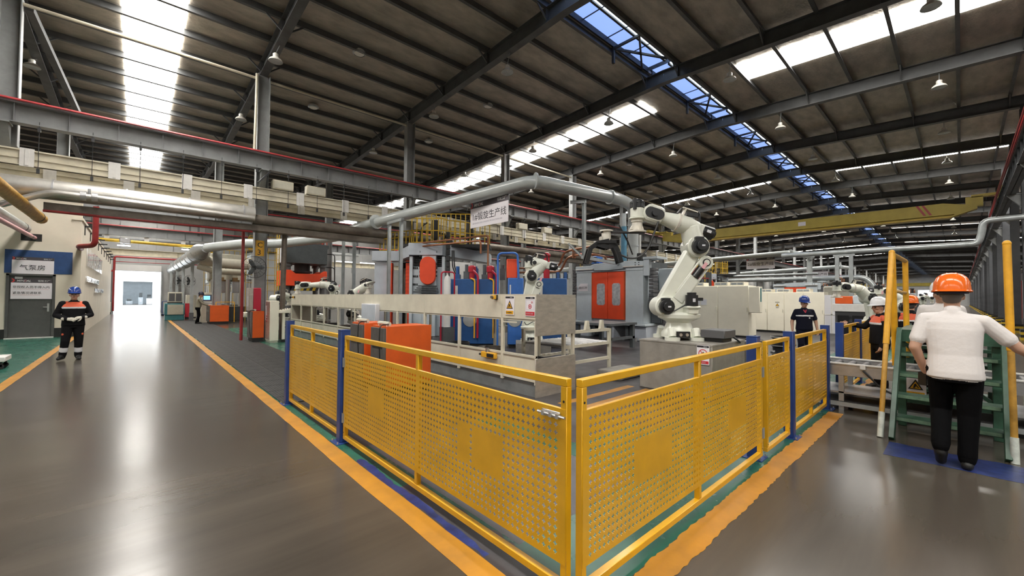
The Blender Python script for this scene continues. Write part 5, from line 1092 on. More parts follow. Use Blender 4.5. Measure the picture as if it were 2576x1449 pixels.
# ---- hanging line signs
for n, off, lab in ((1, 0, 'nearest white production line board numbered 1, hanging under the grey duct'), (2, 27.4, 'white production line board numbered 2, hanging in mid distance'), (3, 46, 'small far white production line board numbered 3')):
    s = thing('line_sign', lab, 'sign', (8.58 + off, 11.58, 4.0), -math.pi / 2, 'production line boards')
    header_sign(s, 0, 1.98, 0, .90, .67, 0, '%d#锻旋生产线' % n, .30, .26, ('%d#FORGING AND SPINNING PRODUCTION LINE' % n, .072, .12))
    for x in (.2, 1.8): MB().box(x - .01, x + .01, .02, .03, .88, 1.0).build('hanger', 'zinc', s)

# ================================================================== CREAM CABINETS
def cabinets(label, loc, widths, H, D_, vents=True, sign=None):
    t = thing('switch_cabinet', label, 'cabinet', loc, -math.pi / 2); x = 0
    for w_ in widths:
        b = MB().box(x + .003, x + w_ - .003, 0, D_, .08, H).build('cabinet_body', 'cream_light', t, bev=.008); MB().box(x + .012, x + w_ - .012, -.012, 0, .1, H - .02).build('door', 'cream_light', b, bev=.004)
        MB().box(x + w_ - .07, x + w_ - .05, -.03, -.012, H * .5, H * .58).build('handle', 'beige', b); x += w_
    MB().box(.02, x - .02, .02, D_ - .02, 0, .08).build('plinth', 'black', t)
    if vents:
        for a in vents:
            q = MB().box(a, a + .55, .05, .6, H, H + .16).build('roof_fan', 'cream_light', t, bev=.008)
            for k in range(2): MB().box(a + .05 + .24 * k, a + .26 + .24 * k, .04, .05, H + .04, H + .12).build('grille', 'galv', q)
    return t
q = cabinets('row of tall cream switch cabinets behind the large robot', (18.62, 9.4, 0), (1.03, 1.24, 1.22), 2.17, .9, (1.1, 2.1, 2.75))
MB().box(1.2, 1.52, -.016, -.012, 1.33, 1.58).build('notice', 'label_pale', q); MB().box(1.55, 1.8, -.016, -.012, 1.33, 1.58).build('notice', 'label_pale', q)
MB().box(3.51, 3.92, -.1, .25, 1.05, 2.12).build('side_terminal', 'cream_light', q, bev=.02); MB().box(3.92, 3.935, -.02, .1, 1.5, 2.05).build('terminal_window', 'teal', q)
q = cabinets('row of cream switch cabinets farther back with a small warning triangle', (22.9, 6.95, 0), (.5, .72, .75, .8), 1.95, .9, (.15, .9, 1.7))
MB().prism([(.86 + .0, 1.28), (1.02, 1.28), (.94, 1.42)], 'y', -.018, -.012).build('triangle', 'ink', q); MB().prism([(.885, 1.295), (.995, 1.295), (.94, 1.39)], 'y', -.02, -.018).build('triangle_field', 'sign_yellow', q); MB().box(.85, 1.03, -.018, -.012, 1.46, 1.48).box(.88, 1.0, -.018, -.012, 1.2, 1.22).build('caption', 'ink', q)
t = thing('mesh_screen', 'pale mesh safety screen with blue post near the walking worker', 'screen', (23.0, 4.28, 0), -math.pi / 2)
for k in range(2):
    MB().box(.02 + .34 * k, .35 + .34 * k, 0, .02, .1, 1.82).build('mesh_panel', 'label_pale', t); MB().box(.02 + .34 * k, .05 + .34 * k, -.01, 0, .1, 1.82).box(.32 + .34 * k, .35 + .34 * k, -.01, 0, .1, 1.82).box(.02 + .34 * k, .35 + .34 * k, -.01, 0, .92, .96).build('frame', 'white_plate', t)
MB().box(-.08, 0, -.03, .05, 0, 1.9).build('post', 'post_blue', t); MB().bar((.7, 0, .0), (.66, 0, 1.1), .05, .05).build('stay', 'box_grey', t)

# rims stacked behind the fence
for i, (x, y, n) in enumerate(((9.5, 3.0, 4), (10.9, 2.75, 4))):
    for k in range(n):
        q = thing('stacked_rim', 'shiny dark wheel rim, %s from the floor in the %s stack behind the fence' % (ORD[k], ('nearer', 'farther')[i]), 'wheel', (x, y, .19 * k), group='stacked rims')
        MB().lathe([(.20, .0), (.25, .0), (.25, .02), (.21, .06), (.21, .13), (.25, .17), (.25, .185), (.20, .185), (.19, .1), (.20, .0)], n=26).build('rim', 'black_gloss', q); MB().lathe([(.256, .165), (.256, .185), (.25, .187)], n=26).build('bright_edge', 'zinc', q); MB().cyl((0, 0, .06), (0, 0, .1), .2, n=20).build('disc', 'steel_dark', q)

# ---- right-hand far equipment
t = thing('line_machine', 'grey and orange machine with white cover behind the yellow stair', 'machine', (20.5, 3.4, 0), -math.pi / 2)
MB().box(0, 2.0, 0, 1.6, .0, 1.2).build('body', 'box_grey', t, bev=.02); MB().box(-.05, 1.9, -.1, 0, 1.15, 1.45).build('white_cover', 'white_plate', t, bev=.01); MB().box(.0, .55, .05, .8, 1.45, 1.75).build('orange_hood', 'orange', t, bev=.02); MB().box(.55, 1.3, .05, .8, 1.45, 1.78).build('grey_hood', 'machine_grey', t, bev=.02)
for k in range(4): MB().box(.1 + .45 * k, .45 + .45 * k, -.12, -.1, .3, 1.0).build('window_pane', 'black_gloss', t)
t = thing('duct_portal', 'grey portal frame carrying ducts behind the yellow stair', 'support frame', (26.0, 4.2, 0))
for y in (0, -.55): MB().box(-.06, .06, y - .08, y + .08, 0, 3.78).build('leg', 'galv', t)
MB().box(-.06, .06, -.7, .15, 3.78, 3.88).build('cross_beam', 'galv', t)
pipe('hall_pipe', 'long grey pipe crossing high over the right aisle', [(26.0, 6.6, 4.0), (26.0, -.5, 4.0), (26.0, -.6, 4.4), (26.0, -.65, 4.95), (26, -4, 5.0)], .12, 'galv', .4, 12)
pipe('hall_pipe', 'second grey pipe parallel below the long high pipe', [(43.2, 16, 3.45), (43.2, 5.2, 3.45), (43.2, 4.6, 2.6), (43.2, 4.6, .0)], .2, 'galv', .5, 12)
pipe('hall_pipe', 'thin grey pipe run level with the second line board', [(38.5, 16, 3.6), (38.5, 7.4, 3.6)], .1, 'galv', 0, 10)
for i, (x, y, lab) in enumerate(((26.6, 11.0, 'dark press block far behind the second line board'), (46.0, 7.5, 'low dark machine under the second line duct'), (52.0, 9.0, 'dark machine far down the hall beneath the ridge light'), (60.0, 5.0, 'distant dark machine near the third line board'), (70.0, 3.5, 'most distant dark machine at the end of the right aisle'), (34.0, 4.5, 'dark machine half hidden by the mesh screen'), (45.0, 4.0, 'mid-distance dark machine behind the stair rail'))):
    q = thing('far_machine', lab, 'machine', (x, y, 0)); MB().box(0, 2.5, 0, 2.4, 0, 1.6).build('body', ('machine_dark', 'machine_grey')[i % 2], q, bev=.05); MB().box(.3, 2.0, .3, 1.8, 1.6, 2.5).build('head', ('machine_grey', 'beige')[i % 2], q, bev=.05); MB().box(-.02, 0, .4, 1.6, .5, 1.3).build('panel', ('orange_red', 'cream_light')[i % 2], q); MB().cyl((.6, .6, 2.5), (.6, .6, 3.1), .2, n=12).build('motor', 'steel_dark', q)
    for k in range(3): MB().tube(bend([(.4, .4 + .3 * k, 2.5), (.4, .4 + .3 * k, 2.9 + .1 * k), (1.6, .4 + .3 * k, 2.9 + .1 * k), (1.6, .4 + .3 * k, 2.4)], .15), .04, 6).build('pipe_run', 'copper', q)
dup(bpy.data.objects['octagonal_press'], (35.94, 14.52, 0), YAW, 'octagonal press of the second line with yellow railing, half hidden by cabinets')
dup(bpy.data.objects['forging_press'], (33.45, 25.4, 0), 0, 'forging press of the second line far behind the left column row')
dup(dpz, (41.3, 7.9, 0), 0, 'orange-door press of the second line far behind the cream cabinets')
robot('distant white robot of the second line', (44.5, 3.2, .3), YAW, 1.0, (-.2, .78), (.3, 1.6), (.5, 1.8), (-.6, 2.1), group='white handling robots')
robot('very distant white robot at the end of the right aisle', (52, 2.2, .3), YAW, 1.0, (-.2, .78), (-.4, 1.5), (-.2, 1.75), (.6, 1.5), group='white handling robots')
for i, (x0, x1, h) in enumerate(((20, 31, 4.2), (32, 52, 3.8), (53, 80, 3.8))):
    q = thing('furnace_line', 'dark heat-treatment enclosure with red panels behind the right columns, %s from the stair' % ORD[i], 'machine', (x0, -6, 0)); MB((x0, -6, 0)).box(x0, x1, -7.5, -3.2, 0, h).build('enclosure', 'wall_dark', q)
    k = 0; x = x0 + .4
    while x < x1 - 1: MB((x0, -6, 0)).box(x, x + .9, -3.2, -3.14, .3, h - .6).build('panel', ('red_container', 'machine_dark', 'wall_grey')[k % 3], q); x += 1.5; k += 1
    MB((x0, -6, 0)).tube([(x0, -3.3, h + .3), (x1, -3.3, h + .3)], .12, 8).build('pipe_run', 'pipe_rust', q)
q = thing('red_container', 'dull red ribbed container hung high behind the right yellow pole', 'container', (17.0, -3.3, 2.4)); MB().box(0, 1.6, -1.2, 0, .0, 1.3).build('shell', 'red_container', q, bev=.02)
for k in range(8): MB().box(.1 + .19 * k, .18 + .19 * k, 0, .03, .05, 1.25).build('rib', 'red_container', q)
for a in (.1, 1.4): MB().box(a, a + .1, -.7, -.6, -2.4, 0).build('leg', 'steel_dark', q)
q = thing('red_rail_rack', 'dull red slatted rack top behind the cream cabinets', 'rack', (20.6, 8.6, 0)); MB().prism([(0, 2.9), (2.2, 2.6), (2.2, 2.9), (0, 3.2)], 'x', 0, .06).build('side', 'red_container', q)
for k in range(6): MB().box(.0, 1.0, .1 + .36 * k, .3 + .36 * k, 2.62, 2.68).build('slat', 'red_container', q)
for x in (.05, .9):
    for y in (.1, 2.0): MB().box(x, x + .06, y, y + .06, 0, 2.62).build('leg', 'steel_dark', q)
q = thing('yellow_hoist_cart', 'yellow hoist trolley parts piled behind the robot elbow', 'hoist', (24.5, 10.2, 0)); MB().box(0, 1.2, 0, 2.0, 0, 3.2).build('stand', 'machine_dark', q); MB().box(.1, 1.0, .1, .9, 3.2, 3.6).box(.2, .9, 1.0, 1.7, 3.2, 3.5).build('drive', 'sign_yellow', q, bev=.05)
rl = MB()
for k in range(10): rl.cyl((0, -.1 + .24 * k, 2.6), (0, -.1 + .24 * k, 3.3), .025, n=5)
rl.build('railing', 'rack_yellow', q)

# ================================================================== OVERHEAD CRANE
t = thing('bridge_crane', 'yellow overhead bridge crane spanning the hall behind the robot', 'crane', (31.2, 7.8, 5.9)); O = (31.2, 7.8, 5.9)
MB(O).prism([(-.6, 6.28), (.3, 5.95), (14.6, 5.95), (16.2, 6.25), (16.2, 6.5), (14.6, 6.72), (.6, 6.72), (-.6, 6.45)], 'x', 31.2, 31.65).build('bridge_girder', 'crane_yellow', t)
MB(O).box(31.12, 31.75, .3, 14.6, 5.93, 5.99).build('lower_flange', 'rack_yellow', t); MB(O).box(31.1, 31.2, .2, 14.7, 6.08, 6.13).build('ledge', 'crane_yellow', t)
for y in (-1.45, 16.95):
    e = MB(O).box(30.2, 32.7, y - .13, y + .13, 6.88, 7.12).build('end_carriage', 'crane_yellow', t, bev=.03)
    for x in (30.5, 32.4): MB(O).cyl((x, y - .07, 6.9), (x, y + .07, 6.9), .07, n=14).build('wheel', 'steel_dark', e)
MB(O).box(31.25, 31.6, -1.35, -.4, 6.86, 7.0).box(31.25, 31.6, -.8, -.2, 6.4, 6.9).build('joint_plate', 'crane_yellow', t); MB(O).box(31.25, 31.6, 15.9, 16.85, 6.86, 7.0).box(31.25, 31.6, 15.5, 16.2, 6.4, 6.9).build('joint_plate', 'crane_yellow', t)
for k in range(2): MB(O).prism([(1.0 + .22 * k, 6.16), (1.1 + .22 * k, 6.16), (1.4 + .22 * k, 6.72), (1.3 + .22 * k, 6.72)], 'x', 31.192, 31.2).build('stripe', 'red_rail', t)
MB(O).box(31.19, 31.2, 6.6, 7.0, 6.3, 6.55).build('load_plate', 'sign_white', t)
text('NUCLEON', .38, (31.19, 13.0, 6.2), (0, -1, 0), (0, 0, 1), 'ink', t, ext=.002, bold=.004, sx=1.22)

# ================================================================== HIGH-BAY LAMPS AND ROOF VENTS
lm = MB().lathe([(.21, 0), (.215, .008), (.185, .07), (.12, .12), (.08, .15), (.07, .15)], n=20).mesh('shade', 'lamp_white'); lg = MB().lathe([(0, .012), (.2, .012), (.2, .016)], n=20).mesh('lens', 'galv'); lb = MB().lathe([(.085, .14), (.085, .25), (.05, .28), (0, .28)], n=14).mesh('driver', 'lamp_white')
li = 0; ROWN = {.45: 'nearest the right columns', 5.4: 'just right of the ridge light', 10.4: 'just left of the ridge light', 15.1: 'along the left crane girder', 21.2: 'beyond the left column row'}
for k in range(-1, 12):
    for y in (.45, 5.4, 10.4, 15.1, 21.2):
        x = 3.2 + 6 * k; z = 9.28
        if k < 0 and y < 20: continue
        q = thing('high_bay_lamp', 'white bell-shaped lamp, %s of the row %s' % (ORD[k + 1], ROWN[y]), 'lamp', (x, y, z), group='high-bay lamps')
        for nm, me in (('shade', lm), ('lens', lg), ('driver', lb)):
            o = bpy.data.objects.new(nm, me); COL.objects.link(o); o.parent = q
        zr = roof_z(y) - .70 - z; MB().cyl((0, 0, .27), (.11, 0, zr), .012, n=6).build('rod', 'galv', q)
vm = MB().lathe([(0, -.05), (.17, -.05), (.2, -.02), (.2, .06)], n=20).mesh('vent_disc', 'lamp_white'); vr = MB().lathe([(.185, -.06), (.23, -.03), (.23, .02)], n=20).mesh('vent_ring', 'galv')
for k in range(5):
    for y in (14.6, 19.8):
        q = thing('roof_vent', 'round white roof vent, %s along the %s row between the rafters' % (ORD[k], 'nearer' if y < 16 else 'farther'), 'vent', (5.75 + 6 * k, y, roof_z(y) - .17), group='round roof vents')
        for nm, me in (('disc', vm), ('ring', vr)):
            o = bpy.data.objects.new(nm, me); COL.objects.link(o); o.parent = q
        MB().cyl((0, 0, .03), (0, 0, .17), .05, n=8).build('stub', 'galv', q)
# ================================================================== STAIR OVER THE CONVEYOR
st = thing('step_bridge', 'green step bridge with yellow handrails over the roller conveyor', 'stairs', (6.45, .15, 0)); O = (6.45, .15, 0)
YL, YR = .56, -.30
zt = [.235, .47, .705, .94]; xt = [6.62, 6.80, 6.98, 7.16]
def stringer(y, nm='stringer'):
    MB(O).bar((6.44, y, .0), (7.28, y - .02, 1.22), .05, .13, up=(1, 0, -.6)).build(nm, 'stair_green', st, bev=.004)
    MB(O).bar((9.42, y, .0), (8.66, y - .02, 1.22), .05, .13, up=(1, 0, .6)).build(nm, 'stair_green', st, bev=.004)
stringer(YL); stringer(YR)
for z, x in zip(zt, xt):
    q = MB(O).box(x - .02, x + .22, YR, YL, z - .045, z).build('tread', 'stair_green', st, bev=.004)
    MB(O).box(x - .025, x - .018, YR + .03, YL - .03, z - .035, z + .002).build('tread_edge', 'stair_edge', q)
    xx = 15.85 - x; MB(O).box(xx - .22, xx + .02, YR, YL, z - .045, z).build('tread', 'stair_green', st, bev=.004)
pq = MB(O).box(7.25, 8.68, YR, YL, 1.17, 1.23).build('platform', 'stair_green', st, bev=.006)
MB(O).box(7.22, 7.26, YR, YL, 1.08, 1.23).build('platform_edge', 'stair_green', pq)
for x in (7.32, 8.6):
    for y in (YL - .03, YR + .03): MB(O).box(x - .04, x + .04, y - .04, y + .04, 0, 1.17).build('leg', 'stair_green', st, bev=.004)
MB(O).box(7.3, 7.36, YR, YL, .3, .36).build('cross_brace', 'stair_green', st); MB(O).bar((7.32, YR, .36), (7.32, YL, 1.1), .04, .04).build('cross_brace', 'stair_green', st)
def pole(p0, p1, r, m='rail_yellow', nm='hand_pole'): return MB(O).tube([p0, p1], r, 12).build(nm, m, st)
def lerp(a, b, t): return tuple(Vector(a).lerp(Vector(b), t))
A, B = (6.46, .66, .0), (7.20, .60, 2.22)
pole(lerp(A, B, 0), lerp(A, B, .125), .031, 'stair_white', 'pole_foot'); pole(lerp(A, B, .125), lerp(A, B, .5), .026, 'rail_yellow_worn'); pole(lerp(A, B, .48), B, .032)
pole((7.34, .59, .75), (7.24, .60, 2.2), .034); pole((7.20, .60, 2.20), (8.62, .57, 2.20), .03, 'rail_yellow_worn', 'top_bar'); pole((8.62, .57, 2.2), (8.56, .56, .75), .034); pole((8.62, .57, 2.2), (9.36, .60, .1), .032, 'rail_yellow_worn'); pole((7.30, .6, 1.72), (8.58, .57, 1.72), .022, 'rail_yellow_worn', 'mid_bar')
MB(O).ell(B, .034).build('pole_cap', 'rail_yellow', st)
A, B = (6.42, -.34, .0), (6.66, -.325, 2.20)
pole(lerp(A, B, 0), lerp(A, B, .115), .031, 'stair_white', 'pole_foot'); pole(lerp(A, B, .115), lerp(A, B, .52), .026, 'rail_yellow_worn'); pole(lerp(A, B, .50), B, .031); MB(O).ell(B, .034).build('pole_cap', 'rail_yellow', st)

# ---- roller conveyor under the bridge
cv = thing('roller_conveyor', 'aluminium roller conveyor passing through the fence gap under the step bridge', 'conveyor', (7.75, 0, 0)); O = (7.75, 0, 0)
for x in (7.62, 8.34): MB(O).box(x, x + .05, -4.0, 1.95, .5, .67).build('side_channel', 'alu', cv, bev=.004); MB(O).box(x - .015, x + .065, -4.0, 1.95, .665, .68).build('channel_lip', 'white_plate', cv)
k = -3.8
while k < 1.9: MB(O).cyl((7.67, k, .62), (8.34, k, .62), .038, n=10).build('roller', 'roller', cv); k += .165
for y in (1.2, -.55, -2.4):
    for x in (7.62, 8.33): MB(O).box(x, x + .06, y - .03, y + .03, 0, .5).build('leg', 'alu', cv)
MB(O).box(7.62, 8.39, -4, 1.6, .24, .27).build('shelf', 'alu', cv, bev=.004); MB(O).box(7.60, 7.62, -4, 1.6, .06, .12).build('foot_rail', 'galv', cv); MB(O).box(7.62, 8.39, -4, 1.6, .10, .13).build('tray', 'steel_dark', cv)
MB(O).tube(bend([(7.60, .95, .60), (7.58, .75, .38), (7.58, .45, .25)], .1), .012, 6).build('cable', 'black_cable', cv); MB(O).box(7.585, 7.615, .92, .98, .62, .68).build('sensor', 'white_plate', cv)
s = thing('conveyor_warning', 'yellow triangle warning board on the conveyor behind the green treads', 'sign', (7.59, .52, .33), -math.pi / 2); hazard_sign(s, .2, .3, 'warn')

# ================================================================== PEOPLE
import numpy as np
def seg_d(P, a, b, r0, r1):
    a, b = np.array(a), np.array(b); d = b - a; L = d @ d + 1e-12; t = np.clip(((P - a) @ d) / L, 0, 1)
    return np.linalg.norm(P - (a + t[:, None] * d), axis=1) - (r0 + (r1 - r0) * t)
class Body:
    def __init__(s): s.mb = MB(); s.pr = []; s.mats = []
    def mi(s, m):
        if m not in s.mats: s.mats.append(m)
        return s.mats.index(m)
    def cap(s, a, b, r0, r1, m, n=14):
        s.mb.cyl(a, b, r0, r1, n).ell(a, r0 * .999, n, 8).ell(b, r1 * .999, n, 8); s.pr.append(('c', tuple(a), tuple(b), r0, r1, s.mi(m))); return s
    def limb(s, pts, rs, m):
        for i in range(len(pts) - 1): s.cap(pts[i], pts[i + 1], rs[i], rs[i + 1], m)
    def ball(s, c, r, m, rot=None):
        s.mb.ell(c, r, 16, 10, rot); rr = r if isinstance(r, (int, float)) else min(r); s.pr.append(('c', tuple(c), tuple(c), rr, rr, s.mi(m))); return s
    def loft(s, rings, m, n=24):
        """rings = (cx, cy, cz, rx, ry)"""
        vs = []; fs = []
        for (x, y, z, rx, ry) in rings:
            for i in range(n):
                t = 2 * math.pi * i / n; c, si = math.cos(t), math.sin(t); e = .82
                vs.append((x + rx * math.copysign(abs(c) ** e, c), y + ry * math.copysign(abs(si) ** e, si), z))
        for k in range(len(rings) - 1):
            for i in range(n): fs.append((k * n + i, k * n + (i + 1) % n, (k + 1) * n + (i + 1) % n, (k + 1) * n + i))
        fs += [tuple(range(n))[::-1], tuple(range((len(rings) - 1) * n, len(rings) * n))]
        s.mb.add(vs, fs); s.pr.append(('l', rings, s.mi(m))); return s
    def hand(s, w, d, nrm, m, size=1.0, curl=.9, m2=None):
        """palm from the wrist w along d; nrm = palm normal (fingers curl toward it); thumb on the d x nrm side"""
        w, d, nrm = Vector(w), Vector(d).normalized(), Vector(nrm).normalized(); sd = d.cross(nrm).normalized(); k = size
        s.cap(w + d * .02 * k, w + d * .075 * k, .026 * k, .031 * k, m); s.cap(w + d * .03 * k - sd * .018 * k, w + d * .08 * k - sd * .022 * k, .02 * k, .02 * k, m)
        for i, (o, L) in enumerate(((.030, .072), (.010, .080), (-.010, .074), (-.029, .058))):
            b = w + d * .085 * k + sd * o * k; c1 = (d * math.cos(curl * .6) + nrm * math.sin(curl * .6)); c2 = (d * math.cos(curl * 1.5) + nrm * math.sin(curl * 1.5))
            p1 = b + c1 * L * .5 * k; p2 = p1 + c2 * L * .5 * k; s.cap(b, p1, .0095 * k, .009 * k, m, 8); s.cap(p1, p2, .009 * k, .0075 * k, m, 8)
        tb = w + d * .035 * k + sd * .028 * k; t1 = tb + (d * .6 + sd * .65 + nrm * .3).normalized() * .042 * k; t2 = t1 + (d * .85 + sd * .1 + nrm * .5).normalized() * .034 * k
        s.cap(tb, t1, .013 * k, .011 * k, m, 8); s.cap(t1, t2, .011 * k, .008 * k, m, 8)
    def build(s, parent, voxel, name='body', smooth=3):
        me = s.mb.mesh('tmp', ['skin'], False); o = bpy.data.objects.new('tmp', me); COL.objects.link(o)
        r = o.modifiers.new('r', 'REMESH'); r.mode = 'VOXEL'; r.voxel_size = voxel; r.adaptivity = 0
        sm = o.modifiers.new('s', 'SMOOTH'); sm.factor = .5; sm.iterations = smooth
        dg = bpy.context.evaluated_depsgraph_get(); out = bpy.data.meshes.new_from_object(o.evaluated_get(dg)); bpy.data.objects.remove(o); bpy.data.meshes.remove(me)
        n = len(out.polygons); C = np.empty(n * 3); out.polygons.foreach_get('center', C); C = C.reshape(-1, 3); best = np.full(n, 1e9); idx = np.zeros(n, int)
        for p in s.pr:
            if p[0] == 'c': dd = seg_d(C, *p[1:5]); m = p[5]
            else:
                rg = np.array(p[1]); m = p[2]; z = C[:, 2]; o_ = np.argsort(rg[:, 2]); rg = rg[o_]
                f = lambda j: np.interp(z, rg[:, 2], rg[:, j]); rx, ry = f(3), f(4)
                q = np.sqrt(((C[:, 0] - f(0)) / rx) ** 2 + ((C[:, 1] - f(1)) / ry) ** 2); dd = (q - 1) * np.minimum(rx, ry)
                dd = dd + np.maximum(0, rg[0, 2] - z) + np.maximum(0, z - rg[-1, 2])
            k = dd < best; best[k] = dd[k]; idx[k] = m
        out.materials.clear()
        for m in s.mats: out.materials.append(M(m))
        out.polygons.foreach_set('material_index', idx.astype(np.int32)); out.shade_smooth(); out.update(); out.name = name
        ob = bpy.data.objects.new(name, out); COL.objects.link(ob); ob.parent = parent; return ob
def head(b, c, hair='hair', look=0.0, tilt=0.0, k=1.0, short=False):
    """head centred at c, facing local -y turned by look"""
    rot = Matrix.Rotation(look, 3, 'Z') @ Matrix.Rotation(tilt, 3, 'X'); c = Vector(c)
    def P(x, y, z): return c + rot @ Vector((x * k, y * k, z * k))
    b.ball(P(0, .008, .018), (.076 * k, .094 * k, .105 * k), 'skin', rot); b.ball(P(0, -.022, -.055), (.058 * k, .062 * k, .062 * k), 'skin', rot); b.ball(P(0, -.052, -.092), (.028 * k, .024 * k, .02 * k), 'skin', rot)
    b.cap(P(0, -.088, .012), P(0, -.108, -.022), .009 * k, .015 * k, 'skin', 8); b.cap(P(-.013, -.096, -.026), P(.013, -.096, -.026), .010 * k, .010 * k, 'skin_shade', 8)
    b.cap(P(-.035, -.083, .032), P(.035, -.083, .032), .011 * k, .011 * k, 'skin', 8)
    for sx in (-1, 1):
        b.ball(P(sx * .031, -.083, .012), .0105 * k, 'eye'); b.ball(P(sx * .046, -.066, -.012), .025 * k, 'skin'); b.ball(P(sx * .079, .012, .0), (.012 * k, .02 * k, .032 * k), 'skin_shade', rot)
        b.cap(P(sx * .018, -.091, .030), P(sx * .045, -.082, .031), .0055 * k, .005 * k, 'hair', 6)
    b.cap(P(-.018, -.090, -.055), P(.018, -.090, -.055), .008 * k, .008 * k, 'lips', 8)
    b.ball(P(0, .022, .034), (.078 * k, .088 * k, .095 * k), hair, rot); b.ball(P(0, .05, -.01), (.066 * k, .055 * k, .075 * k), hair, rot)
    return rot
def hardhat(parent, c, rot, m, k=1.0, strap=True):
    c = Vector(c); q = MB()
    prof = [(0, .158), (.04, .155), (.08, .14), (.11, .112), (.128, .072), (.134, .03), (.136, .0)]
    n = 30; vs = []; fs = []
    for r, z in prof:
        for i in range(n):
            t = 2 * math.pi * i / n; vs.append((r * math.cos(t) * .90, r * math.sin(t) * 1.08, z))
    for j in range(len(prof) - 1):
        for i in range(n): fs.append((j * n + i, j * n + (i + 1) % n, (j + 1) * n + (i + 1) % n, (j + 1) * n + i))
    b0 = len(vs)
    for i in range(n):
        t = 2 * math.pi * i / n; pk = max(0, -math.sin(t)) ** 2; r = .146 + .045 * pk; vs.append((r * math.cos(t) * .90, r * math.sin(t) * 1.07, -.006 - .018 * pk))
    L = (len(prof) - 1) * n
    for i in range(n): fs.append((L + i, L + (i + 1) % n, b0 + (i + 1) % n, b0 + i))
    b1 = len(vs)
    for i in range(n): vs.append((vs[b0 + i][0] * .995, vs[b0 + i][1] * .995, vs[b0 + i][2] - .008))
    for i in range(n): fs.append((b0 + i, b0 + (i + 1) % n, b1 + (i + 1) % n, b1 + i))
    q.add([c + rot @ (Vector(v) * k) for v in vs], fs)
    for x in (-.028, .028):
        pts = [(x, -.125, .075), (x, -.09, .124), (x, -.035, .150), (x, .035, .150), (x, .09, .124), (x, .128, .07)]
        q.tube([c + rot @ (Vector(p) * k) for p in pts], .0075 * k, 6)
    h = q.build('hard_hat', m, parent)
    bd = MB(); pts = []
    for i in range(21):
        t = 2 * math.pi * i / 20; pts.append(c + rot @ (Vector((.105 * math.cos(t) * .92, .108 * math.sin(t) * 1.02 + .006, -.022)) * k))
    bd.tube(pts, .014 * k, 6, caps=False).build('head_band', 'band_navy', h)
    return h
